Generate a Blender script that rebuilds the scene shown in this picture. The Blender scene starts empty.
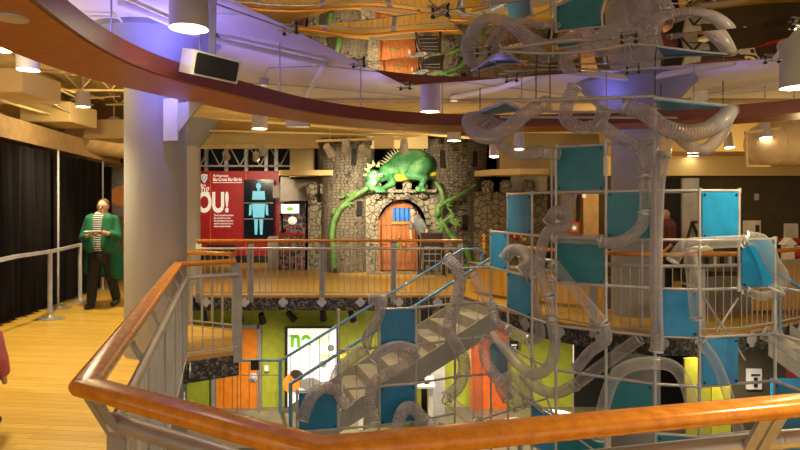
import bpy, bmesh, math, random
from mathutils import Vector, Matrix
from mathutils.geometry import tessellate_polygon
random.seed(7)
S = bpy.context.scene
COL = S.collection
CAMZ, F, HY = 1.6, 620.0, 208.0

def P(px, py, Y):
    """world point that lies at depth Y on the sight line of a photo pixel"""
    return Vector(((px-400)/F*Y, Y, CAMZ-(py-HY)/F*Y))
def X(px, Y): return (px-400)/F*Y
def Z(py, Y): return CAMZ-(py-HY)/F*Y

# ------------------------------------------------------------------ materials
def mat(name, col, rough=.6, metal=0, emit=None, es=1, spec=.5, nodes=None, alpha=None):
    m = bpy.data.materials.new(name); m.use_nodes = True
    nt = m.node_tree; b = nt.nodes['Principled BSDF']
    b.inputs['Base Color'].default_value = (*col, 1)
    b.inputs['Roughness'].default_value = rough
    b.inputs['Metallic'].default_value = metal
    b.inputs['Specular IOR Level'].default_value = spec
    if emit:
        b.inputs['Emission Color'].default_value = (*emit, 1)
        b.inputs['Emission Strength'].default_value = es
    if nodes: nodes(nt, b)
    else: wear(nt, b, col)
    return m
def N(nt, t, **kw):
    n = nt.nodes.new(t)
    for k, v in kw.items():
        if k in n.inputs: n.inputs[k].default_value = v
        else: setattr(n, k, v)
    return n
def coords(nt, scale=(1,1,1), rot=(0,0,0)):
    tc = N(nt, 'ShaderNodeNewGeometry'); mp = N(nt, 'ShaderNodeMapping')
    mp.inputs['Scale'].default_value = scale; mp.inputs['Rotation'].default_value = rot
    nt.links.new(tc.outputs['Position'], mp.inputs['Vector'])
    return mp.outputs[0]
def ramp(nt, src, stops):
    r = N(nt, 'ShaderNodeValToRGB'); e = r.color_ramp.elements
    while len(e) < len(stops): e.new(.5)
    for k, (p, c) in enumerate(stops): e[k].position = p; e[k].color = (*c, 1)
    nt.links.new(src, r.inputs[0]); return r.outputs[0]
def wear(nt, b, col, amt=.13, scale=6):
    n = N(nt, 'ShaderNodeTexNoise', Scale=scale, Detail=4)
    nt.links.new(coords(nt), n.inputs['Vector'])
    lo = tuple(c*(1-amt) for c in col); hi = tuple(min(1, c*(1+amt)) for c in col)
    nt.links.new(ramp(nt, n.outputs[0], [(.3, lo), (.7, hi)]), b.inputs['Base Color'])
def bump(nt, b, src, strength=.4, dist=.02):
    bp = N(nt, 'ShaderNodeBump', Strength=strength, Distance=dist)
    nt.links.new(src, bp.inputs['Height']); nt.links.new(bp.outputs[0], b.inputs['Normal'])
def planks(c1, c2, c3, ang, w=.09, L=1.3):
    def f(nt, b):
        v = coords(nt, (1,1,1), (0,0,ang))
        br = N(nt, 'ShaderNodeTexBrick', Scale=1.0)
        br.inputs['Brick Width'].default_value = L; br.inputs['Row Height'].default_value = w
        br.inputs['Mortar Size'].default_value = .0025
        br.inputs['Color1'].default_value = (*c1,1); br.inputs['Color2'].default_value = (*c2,1)
        br.inputs['Mortar'].default_value = (*c3,1); br.offset = .37
        nt.links.new(v, br.inputs['Vector'])
        g = N(nt, 'ShaderNodeTexNoise', Scale=1.0, Detail=5)
        nt.links.new(coords(nt, (3, 60, 3), (0,0,ang)), g.inputs['Vector'])
        mx = N(nt, 'ShaderNodeMix', data_type='RGBA', blend_type='MULTIPLY'); mx.inputs[0].default_value = .55
        nt.links.new(br.outputs['Color'], mx.inputs[6])
        nt.links.new(ramp(nt, g.outputs[0], [(.3,(.62,.55,.45)),(.65,(1,1,1))]), mx.inputs[7])
        nt.links.new(mx.outputs[2], b.inputs['Base Color'])
    return f
def grain(c1, c2, sc=(2,2,14), bumpy=False):
    def f(nt, b):
        g = N(nt, 'ShaderNodeTexNoise', Scale=1.6, Detail=6, Roughness=.65)
        nt.links.new(coords(nt, sc), g.inputs['Vector'])
        nt.links.new(ramp(nt, g.outputs[0], [(.3, c1), (.7, c2)]), b.inputs['Base Color'])
    return f
def stone(c1, c2, cm, scale, brick=False, flat=(1,1,1)):
    def f(nt, b):
        v = coords(nt, flat)
        e = N(nt, 'ShaderNodeTexVoronoi', feature='DISTANCE_TO_EDGE', Scale=scale, Randomness=.5 if brick else .9)
        c = N(nt, 'ShaderNodeTexVoronoi', Scale=scale, Randomness=.5 if brick else .9)
        n = N(nt, 'ShaderNodeTexNoise', Scale=22, Detail=4)
        for q in (e, c, n): nt.links.new(v, q.inputs['Vector'])
        sp = N(nt, 'ShaderNodeSeparateColor'); nt.links.new(c.outputs['Color'], sp.inputs[0])
        cc = ramp(nt, sp.outputs[0], [(0, c1), (1, c2)])
        mk = ramp(nt, e.outputs['Distance'], [(.01, (0,0,0)), (.055, (1,1,1))])
        mx = N(nt, 'ShaderNodeMix', data_type='RGBA')
        nt.links.new(mk, mx.inputs[0]); mx.inputs[6].default_value = (*cm, 1)
        nt.links.new(cc, mx.inputs[7]); nt.links.new(mx.outputs[2], b.inputs['Base Color'])
        ad = N(nt, 'ShaderNodeMath', operation='MULTIPLY_ADD')
        nt.links.new(n.outputs[0], ad.inputs[0]); ad.inputs[1].default_value = .35
        nt.links.new(mk, ad.inputs[2]); bump(nt, b, ad.outputs[0], .9, .05)
    return f
def speckle(nt, b):
    n = N(nt, 'ShaderNodeTexVoronoi', Scale=38)
    nt.links.new(coords(nt), n.inputs['Vector'])
    sp = N(nt, 'ShaderNodeSeparateColor'); nt.links.new(n.outputs['Color'], sp.inputs[0])
    nt.links.new(ramp(nt, sp.outputs[0], [(.2,(.015,.014,.013)),(.65,(.06,.055,.05)),(.95,(.24,.2,.16))]), b.inputs['Base Color'])
def curtainfold(nt, b):
    w = N(nt, 'ShaderNodeTexNoise', Scale=9); nt.links.new(coords(nt,(1,1,.05)), w.inputs['Vector'])
    nt.links.new(ramp(nt, w.outputs[0], [(.3,(.004,.004,.004)),(.7,(.014,.011,.011))]), b.inputs['Base Color'])
def scalehide(nt, b):
    v = N(nt, 'ShaderNodeTexVoronoi', Scale=26); nt.links.new(coords(nt), v.inputs['Vector'])
    n = N(nt, 'ShaderNodeTexNoise', Scale=3.0, Detail=3); nt.links.new(coords(nt), n.inputs['Vector'])
    nt.links.new(ramp(nt, n.outputs[0], [(.3,(.02,.12,.04)),(.5,(.06,.27,.09)),(.7,(.20,.45,.16))]), b.inputs['Base Color'])
    bump(nt, b, v.outputs['Distance'], .5, .02)
def leafy(nt, b):
    n = N(nt, 'ShaderNodeTexNoise', Scale=7, Detail=3); nt.links.new(coords(nt), n.inputs['Vector'])
    nt.links.new(ramp(nt, n.outputs[0], [(.3,(.04,.14,.025)),(.7,(.15,.28,.06))]), b.inputs['Base Color'])
def hosenodes(fac, tint, ridge):
    def f(nt, b):
        out = [n for n in nt.nodes if n.type == 'OUTPUT_MATERIAL'][0]
        tr = N(nt, 'ShaderNodeBsdfTransparent', Color=(*tint,1))
        mx = N(nt, 'ShaderNodeMixShader')
        lw = N(nt, 'ShaderNodeLayerWeight', Blend=.35)
        mr = N(nt, 'ShaderNodeMapRange'); nt.links.new(lw.outputs['Facing'], mr.inputs['Value'])
        mr.inputs['To Min'].default_value = fac; mr.inputs['To Max'].default_value = min(.95, fac+.5)
        nt.links.new(mr.outputs[0], mx.inputs[0])
        nt.links.new(tr.outputs[0], mx.inputs[1]); nt.links.new(b.outputs[0], mx.inputs[2])
        nt.links.new(mx.outputs[0], out.inputs['Surface'])
        wear(nt, b, tuple(b.inputs['Base Color'].default_value)[:3])
    return f
def carpetlike(nt, b):
    v = N(nt, 'ShaderNodeTexVoronoi', Scale=9, feature='SMOOTH_F1'); nt.links.new(coords(nt), v.inputs['Vector'])
    nt.links.new(ramp(nt, v.outputs['Distance'], [(.2,(.35,.04,.03)),(.32,(.01,.01,.015)),(.45,(.3,.22,.2)),(.6,(.02,.02,.03))]), b.inputs['Base Color'])

M = {}
M['floorwood'] = mat('bamboo_floor', (.6,.3,.06), .32, nodes=planks((.56,.33,.045),(.70,.44,.07),(.30,.14,.03), .12))
M['floorwood_edge'] = mat('bamboo_nosing', (.5,.27,.08), .4)
M['granite'] = mat('speckled_fascia', (.05,.05,.05), .55, nodes=speckle)
M['railwood'] = mat('cherry_rail', (.42,.1,.02), .22, nodes=grain((.46,.14,.012),(.70,.27,.022),(14,14,14)))
M['ringwood'] = mat('ring_underside_wood', (.42,.12,.03), .4, nodes=grain((.36,.11,.022),(.50,.165,.035),(4,14,4)))
M['ringface'] = mat('ring_fascia_wood', (.2,.03,.02), .4, nodes=grain((.15,.028,.014),(.22,.044,.02),(4,4,20)))
M['steel'] = mat('brushed_steel', (.50,.47,.43), .38, .65)
M['steelpaint'] = mat('grey_painted_steel', (.36,.34,.33), .45, .3)
M['galv'] = mat('galvanised_pipe', (.55,.52,.52), .4, .4)
M['plate'] = mat('pale_metal_plate', (.55,.53,.55), .5, .2)
M['bluerail'] = mat('blue_steel_rail', (.16,.36,.58), .3, .3)
M['teal'] = mat('teal_panel', (.02,.20,.25), .3)
M['blue'] = mat('bright_blue_panel', (.02,.27,.58), .3)
M['midblue'] = mat('mid_blue_panel', (.012,.20,.40), .3)
M['hose'] = mat('ridged_clear_hose', (.56,.52,.53), .2, nodes=hosenodes(.34,(.90,.86,.87),True))
M['clear'] = mat('clear_acrylic_tube', (.70,.66,.64), .12, nodes=hosenodes(.13,(.94,.92,.92),False))
M['net'] = mat('white_sheer_sleeve', (.42,.42,.42), .6, nodes=hosenodes(.18,(.95,.95,.95),False))
M['black'] = mat('black_plastic', (.012,.012,.012), .5)
M['blackwall'] = mat('black_paint', (.010,.009,.009), .9)
M['curtain'] = mat('black_drape', (.01,.01,.01), .95, spec=.1, nodes=curtainfold)
M['ceil'] = mat('ceiling_plaster', (.66,.62,.56), .9, nodes=lambda nt,b: None)
M['ceilopen'] = mat('cream_ceiling_paint', (.62,.46,.20), .9)
M['cream'] = mat('cream_paint', (.66,.50,.22), .85, nodes=lambda nt,b: None)
M['duct'] = mat('cream_duct_wrap', (.72,.52,.26), .6)
M['tan'] = mat('tan_soffit', (.55,.36,.16), .85)
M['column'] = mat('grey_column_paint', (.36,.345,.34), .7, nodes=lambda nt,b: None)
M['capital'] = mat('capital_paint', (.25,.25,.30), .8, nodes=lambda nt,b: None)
M['olive'] = mat('olive_brown_wall', (.075,.058,.030), .85)
M['beige'] = mat('beige_wall', (.20,.15,.10), .85)
M['lime'] = mat('lime_wall', (.40,.44,.035), .7)
M['yellowpanel'] = mat('yellow_panel', (.50,.48,.03), .6)
M['orangedoor'] = mat('orange_door_paint', (.80,.24,.015), .5)
M['orangewall'] = mat('orange_wall', (.70,.13,.01), .6)
M['redwall'] = mat('red_wall_graphic', (.38,.006,.010), .45)
M['redorange'] = mat('red_orange_wall', (.45,.04,.01), .6)
M['white'] = mat('white_paint', (.80,.78,.74), .6)
M['whitegrey'] = mat('pale_grey_panel', (.42,.42,.42), .6)
M['greypanel'] = mat('grey_laminate', (.22,.18,.14), .6)
M['concrete'] = mat('polished_concrete', (.17,.145,.105), .25)
M['stair'] = mat('grey_terrazzo_tread', (.42,.38,.30), .6)
M['stringer'] = mat('grey_stringer', (.42,.39,.34), .5, .2)
M['cstone'] = mat('castle_stone', (.3,.28,.22), .9, nodes=stone((.21,.185,.125),(.30,.265,.185),(.085,.072,.048), 6.6))
M['tstone'] = mat('tower_stone', (.3,.25,.18), .9, nodes=stone((.13,.108,.074),(.185,.155,.108),(.04,.032,.022), 9, True, (1,1,1.5)))
M['dragon'] = mat('dragon_hide', (.05,.3,.1), .45, nodes=scalehide)
M['vine'] = mat('vine_green', (.1,.3,.04), .6, nodes=leafy)
M['spike'] = mat('dragon_spike', (.5,.5,.2), .5)
M['belly'] = mat('dragon_belly', (.75,.66,.05), .5)
M['dragonface'] = mat('dragon_pale_snout', (.30,.50,.30), .5)
M['eye'] = mat('eye_white', (.85,.85,.8), .3)
M['castledoor'] = mat('castle_door_wood', (.5,.2,.04), .6, nodes=planks((.56,.22,.055),(.42,.15,.035),(.10,.03,.01), math.pi/2, .16, 3))
def vplanks(nt, b):
    w = N(nt, 'ShaderNodeTexNoise', Scale=3); nt.links.new(coords(nt,(9,1,.6)), w.inputs['Vector'])
    nt.links.new(ramp(nt, w.outputs[0], [(.3,(.26,.075,.016)),(.7,(.46,.16,.035))]), b.inputs['Base Color'])
M['castledoor'] = mat('castle_door_wood', (.5,.2,.04), .6, nodes=vplanks)
M['gold'] = mat('brass', (.75,.5,.12), .35, .7)
M['blueglow'] = mat('blue_lit_pane', (.02,.1,.3), .4, emit=(.03,.25,.7), es=.9)
M['lamp'] = mat('lamp_glow', (1,.9,.7), .5, emit=(1,.86,.6), es=14)
M['canbody'] = mat('lamp_can_paint', (.48,.44,.40), .55, nodes=lambda nt,b: None)
M['screen'] = mat('display_black', (.006,.012,.02), .15)
M['figureglow'] = mat('display_figure', (.12,.4,.5), .5, emit=(.16,.62,.78), es=.5)
M['lightbox'] = mat('lit_poster_face', (.8,.8,.78), .5, emit=(1,1,.95), es=.55)
M['inkgreen'] = mat('ink_green', (.15,.5,.02), .5, emit=(.2,.65,.02), es=.25)
M['inkpale'] = mat('ink_pale_green', (.66,.78,.55), .5, emit=(.8,.95,.7), es=.4)
M['inkorange'] = mat('ink_orange', (.85,.25,.03), .5, emit=(.9,.3,.05), es=.2)
M['inkyellow'] = mat('ink_yellow', (.85,.75,.1), .5)
M['inkgrey'] = mat('ink_grey', (.25,.25,.25), .5)
M['inkdark'] = mat('ink_dark', (.04,.02,.01), .5)
M['letter'] = mat('white_lettering', (.95,.92,.9), .5, emit=(1,.95,.9), es=.15)
M['inkblue'] = mat('ink_blue', (.25,.55,.8), .5)
M['skin'] = mat('skin', (.62,.33,.22), .55)
M['skin2'] = mat('skin_pale', (.55,.31,.19), .55)
M['greencoat'] = mat('green_cloth', (.004,.115,.055), .8)
M['darkcloth'] = mat('dark_cloth', (.02,.018,.02), .85)
M['greycloth'] = mat('grey_cloth', (.14,.15,.15), .85)
M['stripe'] = mat('striped_cloth', (.3,.3,.3), .85)
def stripes(nt, b):
    sx = N(nt, 'ShaderNodeTexWave', Scale=9, bands_direction='Z'); nt.links.new(coords(nt), sx.inputs['Vector'])
    nt.links.new(ramp(nt, sx.outputs[0], [(.4,(.05,.05,.06)),(.6,(.55,.55,.5))]), b.inputs['Base Color'])
M['stripe'] = mat('striped_shirt', (.3,.3,.3), .85, nodes=stripes)
M['pink'] = mat('pink_cloth', (.50,.12,.15), .85)
M['hairbrown'] = mat('hair_brown', (.10,.045,.02), .7)
M['hairdark'] = mat('hair_dark', (.02,.012,.01), .6)
M['shoe'] = mat('shoe_leather', (.02,.015,.018), .5)
M['maroon'] = mat('maroon_cloth', (.13,.03,.03), .85)
M['slat'] = mat('honey_slat_wood', (.75,.4,.06), .45)
def slats(nt, b):
    w = N(nt, 'ShaderNodeTexNoise', Scale=2.4); nt.links.new(coords(nt,(7,7,.3)), w.inputs['Vector'])
    nt.links.new(ramp(nt, w.outputs[0], [(.3,(.62,.30,.04)),(.7,(.82,.50,.10))]), b.inputs['Base Color'])
M['slat'] = mat('honey_slat_wood', (.75,.4,.06), .45, nodes=slats)
M['kiosk'] = mat('swirl_print', (.1,.1,.1), .5, nodes=carpetlike)
mm = mat('mirror_panel', (.90,.84,.80), .015, 1.0, nodes=lambda nt,b: None); M['mirror'] = mm

# ------------------------------------------------------------------ geometry
class MB:
    def __init__(s): s.v=[]; s.f=[]
    def add(s, vs, fs):
        o=len(s.v); s.v += [Vector(v) for v in vs]; s.f += [tuple(i+o for i in f) for f in fs]; return s
    def box(s, c, d, rz=0, bev=0):
        x,y,z = [k/2 for k in d]; R = Matrix.Rotation(rz,3,'Z') ; c=Vector(c)
        if bev:
            bm = bmesh.new(); bmesh.ops.create_cube(bm, size=1)
            for v in bm.verts: v.co = Vector((v.co.x*d[0], v.co.y*d[1], v.co.z*d[2]))
            bmesh.ops.bevel(bm, geom=bm.edges[:], offset=bev, segments=2, affect='EDGES')
            bm.verts.index_update()
            s.add([c+R@v.co for v in bm.verts], [[v.index for v in f.verts] for f in bm.faces]); bm.free(); return s
        vs=[c+R@Vector((a*x,b*y,e*z)) for e in(-1,1) for b in(-1,1) for a in(-1,1)]
        return s.add(vs,[(0,2,3,1),(4,5,7,6),(0,1,5,4),(2,6,7,3),(0,4,6,2),(1,3,7,5)])
    def bar(s, p, q, w, h, up=(0,0,1)):
        p=Vector(p); q=Vector(q); t=(q-p).normalized(); sd=t.cross(Vector(up))
        if sd.length<1e-4: sd=t.cross(Vector((0,1,0)))
        sd.normalize(); u=sd.cross(t)
        vs=[e+sd*(a*w/2)+u*(b*h/2) for e in (p,q) for a,b in((-1,-1),(1,-1),(1,1),(-1,1))]
        return s.add(vs,[(0,1,2,3),(7,6,5,4),(0,4,5,1),(1,5,6,2),(2,6,7,3),(3,7,4,0)])
    def tube(s, pts, r, seg=10, cap=True, closed=False):
        pts=[Vector(p) for p in pts]; n=len(pts); rs = r if hasattr(r,'__len__') else [r]*n
        ring=[]; t0=(pts[1]-pts[0]).normalized(); ref=Vector((0,0,1)) if abs(t0.z)<.9 else Vector((0,1,0))
        sd=t0.cross(ref).normalized(); o=len(s.v)
        for i,p in enumerate(pts):
            a=pts[max(i-1,0)]; b=pts[min(i+1,n-1)]; t=(b-a).normalized()
            sd=(sd-t*sd.dot(t)).normalized(); u=t.cross(sd)
            for k in range(seg):
                an=2*math.pi*k/seg; s.v.append(p+(sd*math.cos(an)+u*math.sin(an))*rs[i])
        for i in range(n-1):
            for k in range(seg):
                a=o+i*seg+k; b=o+i*seg+(k+1)%seg; s.f.append((a,b,b+seg,a+seg))
        if cap:
            s.f.append(tuple(o+k for k in range(seg))[::-1]); s.f.append(tuple(o+(n-1)*seg+k for k in range(seg)))
        return s
    def cyl(s,p,q,r,r2=None,seg=20): return s.tube([p,q],[r,r if r2 is None else r2],seg)
    def lathe(s, prof, c, seg=40, cap=True):
        c=Vector(c); o=len(s.v)
        for r,z in prof:
            for k in range(seg):
                a=2*math.pi*k/seg; s.v.append(c+Vector((r*math.cos(a),r*math.sin(a),z)))
        for i in range(len(prof)-1):
            for k in range(seg):
                a=o+i*seg+k; b=o+i*seg+(k+1)%seg; s.f.append((a,b,b+seg,a+seg))
        if cap:
            s.f.append(tuple(o+k for k in range(seg))[::-1]); s.f.append(tuple(o+(len(prof)-1)*seg+k for k in range(seg)))
        return s
    def ball(s, c, r, seg=16, rings=10, R=None):
        c=Vector(c); r=(r,)*3 if not hasattr(r,'__len__') else r
        o=len(s.v)
        for i in range(rings+1):
            ph=math.pi*i/rings
            for k in range(seg):
                a=2*math.pi*k/seg
                v=Vector((r[0]*math.sin(ph)*math.cos(a), r[1]*math.sin(ph)*math.sin(a), r[2]*math.cos(ph)))
                s.v.append(c+(R@v if R else v))
        for i in range(rings):
            for k in range(seg):
                a=o+i*seg+k; b=o+i*seg+(k+1)%seg; s.f.append((a,a+seg,b+seg,b))
        return s
    def poly(s, outer, z0, z1, holes=()):
        """prism over an xy polygon"""
        loops=[outer]+list(holes); flat=[p for l in loops for p in l]; n=len(flat)
        tris=tessellate_polygon([[Vector((p[0],p[1],0)) for p in l] for l in loops])
        o=len(s.v); s.v += [Vector((p[0],p[1],z1)) for p in flat]+[Vector((p[0],p[1],z0)) for p in flat]
        for t in tris: s.f.append(tuple(o+i for i in t)); s.f.append(tuple(o+n+i for i in reversed(t)))
        k=0
        for l in loops:
            for i in range(len(l)):
                a=k+i; b=k+(i+1)%len(l); s.f.append((o+a,o+b,o+n+b,o+n+a))
            k+=len(l)
        return s
    def vpoly(s, outer, y0, y1, holes=()):
        """prism over an xz polygon, thick in y"""
        t=MB().poly(outer,y0,y1,holes); o=len(s.v)
        s.v += [Vector((v.x,v.z,v.y)) for v in t.v]; s.f += [tuple(i+o for i in f) for f in t.f]; return s
    def xf(s, Mx): s.v=[Mx@v for v in s.v]; return s
    def build(s, name, m, parent=None, smooth=False, fix=True, welded=False):
        me=bpy.data.meshes.new(name); off=Vector((0,0,0))
        q=parent
        while q is not None: off+=q.location; q=q.parent
        me.from_pydata([v-off for v in s.v],[],s.f)
        if fix:
            bm=bmesh.new(); bm.from_mesh(me)
            if welded: bmesh.ops.remove_doubles(bm,verts=bm.verts,dist=1e-5)
            bmesh.ops.recalc_face_normals(bm,faces=bm.faces); bm.to_mesh(me); bm.free()
        if smooth:
            me.polygons.foreach_set('use_smooth',[True]*len(me.polygons))
            try: me.set_sharp_from_angle(angle=.7)
            except Exception: pass
        me.materials.append(M[m] if isinstance(m,str) else m)
        o=bpy.data.objects.new(name,me); COL.objects.link(o)
        if parent is not None: o.parent=parent
        return o
def tag(o,label,cat,group=None,kind=None):
    o['label']=label
    if cat: o['category']=cat
    if group: o['group']=group
    if kind: o['kind']=kind
    return o
def thing(name,label,cat,loc=(0,0,0),group=None):
    o=bpy.data.objects.new(name,None); COL.objects.link(o); o.location=loc; o.empty_display_size=.1
    return tag(o,label,cat,group)
def struct(name,mb,m,label,cat='wall',smooth=False):
    o=mb.build(name,m,None,smooth); o['kind']='structure'; o['label']=label; o['category']=cat; return o
def dup(root,loc,label=None):
    r=root.copy(); COL.objects.link(r); r.location=loc
    if label: r['label']=label
    for ch in list(root.children):
        c=ch.copy(); COL.objects.link(c); c.parent=r
        for g in list(ch.children):
            d=g.copy(); COL.objects.link(d); d.parent=c
    return r
def catmull(pts, per=10):
    pts=[Vector(p) for p in pts]; q=[pts[0]*2-pts[1]]+pts+[pts[-1]*2-pts[-2]]; out=[]
    for i in range(1,len(q)-2):
        p0,p1,p2,p3=q[i-1:i+3]
        for k in range(per):
            t=k/per
            out.append(.5*((2*p1)+(p2-p0)*t+(2*p0-5*p1+4*p2-p3)*t*t+(3*p1-p0-3*p2+p3)*t**3))
    out.append(pts[-1]); return out
def resample(pts, step):
    out=[pts[0]]; acc=0
    for a,b in zip(pts,pts[1:]):
        L=(b-a).length; d=step-acc
        while d<=L: out.append(a.lerp(b,d/L)); d+=step
        acc=(acc+L)%step
    out.append(pts[-1]); return out
def text(s, size, loc, m, name='lettering', parent=None, bold=.0, depth=.004, align='LEFT', shear=0, sx=1.0, ry=0):
    cu=bpy.data.curves.new('t','FONT'); cu.body=s; cu.size=size; cu.offset=bold; cu.extrude=depth; cu.align_x=align; cu.shear=shear
    to=bpy.data.objects.new('t',cu); COL.objects.link(to)
    dg=bpy.context.evaluated_depsgraph_get(); me=bpy.data.meshes.new_from_object(to.evaluated_get(dg))
    bpy.data.objects.remove(to); 
    Mx=Matrix.Translation(Vector(loc))@Matrix.Rotation(ry,4,'Z')@Matrix.Rotation(math.pi/2,4,'X')@Matrix.Diagonal((sx,1,1,1))
    b=MB(); b.v=[Mx@v.co for v in me.vertices]; b.f=[tuple(p.vertices) for p in me.polygons]
    return b.build(name,m,parent)
def blob(parts, voxel=.02, smooth=3):
    """fuse spheres and tapered limbs into one continuous surface; returns an MB"""
    mb=MB()
    for p in parts:
        if p[0]=='s': mb.ball(p[1],p[2],18,12,p[3] if len(p)>3 else None)
        else:
            _,a,b,ra,rb=p; a=Vector(a); b=Vector(b); n=max(2,int((b-a).length/(min(ra,rb)*.35))+1)
            for i in range(n+1): mb.ball(a.lerp(b,i/n), ra+(rb-ra)*i/n, 12, 8)
    o=mb.build('tmp','black',None,fix=False)
    r=o.modifiers.new('r','REMESH'); r.mode='VOXEL'; r.voxel_size=voxel
    sm=o.modifiers.new('s','SMOOTH'); sm.iterations=smooth; sm.factor=.5
    dg=bpy.context.evaluated_depsgraph_get(); me=bpy.data.meshes.new_from_object(o.evaluated_get(dg))
    out=MB(); out.v=[v.co.copy() for v in me.vertices]; out.f=[tuple(p.vertices) for p in me.polygons]
    bpy.data.objects.remove(o); return out
def sweep(path, prof, mb=None):
    """sweep an (side, up) profile along a horizontal-ish polyline with mitred corners"""
    mb=mb or MB(); path=[Vector(p) for p in path]; n=len(path); o=len(mb.v); k=len(prof)
    for i,p in enumerate(path):
        ta=(path[i]-path[i-1]).normalized() if i>0 else None; tb=(path[i+1]-path[i]).normalized() if i<n-1 else None
        t=((ta or tb)+(tb or ta)).normalized(); sd=Vector((t.y,-t.x,0)).normalized(); sc=1.0
        if ta and tb: sc=1/max(.35, t.dot(tb))
        for a,u in prof: mb.v.append(p+sd*a*sc+Vector((0,0,u)))
    for i in range(n-1):
        for j in range(k):
            a=o+i*k+j; b=o+i*k+(j+1)%k; mb.f.append((a,b,b+k,a+k))
    mb.f.append(tuple(o+j for j in range(k))[::-1]); mb.f.append(tuple(o+(n-1)*k+j for j in range(k)))
    return mb
def rrect(w,h,r,seg=4,cy=0):
    out=[]
    for cx,cz,a0 in((w/2-r,h/2-r,0),(-w/2+r,h/2-r,90),(-w/2+r,-h/2+r,180),(w/2-r,-h/2+r,270)):
        for k in range(seg+1):
            a=math.radians(a0+90*k/seg); out.append((cx+r*math.cos(a),cz+r*math.sin(a)+cy))
    return out

# ================================================================== SETTING
OPEN=[(-.20,1.66),(1.24,1.95),(3.3,2.32),(5.6,3.0),(7.4,4.4),(7.9,7.0),(7.6,9.4),(6.7,9.5),(5.6,8.75),(4.96,8.32),(4.35,7.98),(3.8,7.87),(3.2,7.84),(2.6,8.22),(2.16,8.72),(1.88,9.3),
      (1.60,9.85),(1.16,11.3),(-3.78,11.3),(-2.97,8.5),(-2.15,8.12),(-1.80,6.93),(-2.34,6.55),(-1.09,2.17)]
OUT=[(-9,-3),(11,-3),(11,20),(-9,20)]
struct('floor',MB().poly(OUT,-.03,0,[OPEN]),'floorwood','honey bamboo plank floor of the upper level','floor')
struct('trim_1',MB().poly([(-8.98,-2.98),(10.98,-2.98),(10.98,19.98),(-8.98,19.98)],-.27,-.032,[OPEN]),'granite','dark speckled edge band of the upper floor','floor edge')
struct('trim_2',sweep([(a,b,0) for a,b in OPEN+[OPEN[0]]],[(-.012,-.034),(.05,-.034),(.05,.006),(-.012,.006)]),'floorwood_edge','light wood nosing around the floor opening','floor edge')
struct('floor',MB().box((1,8.5,-3.56),(20,23,.12)),'concrete','polished grey concrete floor of the lower level','floor')
# lower level walls
def lw(name,x0,x1,Y,m,z0=-3.5,z1=-.27,label='',t=.1):
    return struct(name,MB().box(((x0+x1)/2,Y+t/2,(z0+z1)/2),(x1-x0,t,z1-z0)),m,label)
lw('wall_back_lower',-8.9,X(345,15.9),15.9,'lime',label='lime green wall of the lower level')
lw('wall_back_lower',X(345,15.9),X(470,15.9),15.9,'lime',label='lime green wall behind the white table')
lw('wall_back_lower',X(470,15.9),X(506,15.9),15.7,'orangewall',label='orange wall panel beside the stair underside')
lw('wall_back_lower',X(506,15.7),X(575,15.7),15.9,'lime',label='lime wall panel behind the hanging hoses')
lw('wall_back_lower',X(575,15.9),X(720,15.9),15.9,'blackwall',label='black lower wall behind the tubes')
lw('wall_back_lower',X(720,13),10.9,14.2,'redorange',label='red lower wall at the right')
lw('wall_right_lower',X(690,11.6),X(786,11.6),11.6,'olive',label='olive lower wall with a white sign',z1=-.9)
struct('wall_left_lower',MB().box((-9,8,-1.9),(.1,23,3.3)),'lime','left wall of the lower level')
# upper walls
struct('wall_back',MB().box((0,19.6,1.8),(20,.1,3.7)),'blackwall','black back wall above the exhibits')
struct('wall_left',MB().box((-8.7,10,1.8),(.1,20,3.7)),'blackwall','left wall behind the drapes')
struct('wall_right',MB().box((10.9,8.5,1.8),(.1,23,3.7)),'olive','right wall of the gallery')
YB=13.6
struct('wall_back_right',MB().box(((X(598,YB)+10.8)/2,YB+.1,1.15),(10.8-X(598,YB),.2,2.3)),'olive','dark olive wall of the right gallery')
struct('wall_back_middle',MB().box(((X(545,15.8)+X(640,15.8))/2,15.9,1.3),(X(640,15.8)-X(545,15.8),.2,2.6)),'beige','tan wall between castle and grey column')
# upper yellow bulkhead over the right wall
struct('trim_3',MB().box(((X(600,YB)+10.8)/2,YB-.05,2.52),(10.8-X(600,YB),.3,.44)).box(((X(600,YB)+10.8)/2,YB-.65,3.1),(10.8-X(600,YB),1.4,.76)),'cream','cream bulkhead above the dark right wall','bulkhead')
struct('trim_4',MB().box(((X(500,15.6)+X(602,15.6))/2,15.9,2.95),(X(602,15.6)-X(500,15.6),.5,1.1)),'cream','cream bulkhead right of the castle','bulkhead')
# ceiling
struct('ceiling',MB().poly([(-3.6,-3),(11,-3),(11,20),(-5.4,20),(-5.2,12.5),(-3.4,8.2)],3.5,3.6),'ceil','smooth plaster ceiling above the round opening','ceiling')
struct('ceiling',MB().box((-2,8.5,3.85),(14.2,23,.08)),'ceilopen','open cream ceiling above the walkway','ceiling')
# dropped cream bands beyond the ring
struct('ceiling',MB().poly([(-4.8,10.8),(8.8,10.8),(8.8,15.1),(2.75,15.1),(2.75,12.6),(.75,12.6),(.75,15.1),(-4.8,15.1)],3.425,3.495),'ceilopen','cream painted ceiling beyond the wooden ring','ceiling')
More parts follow.
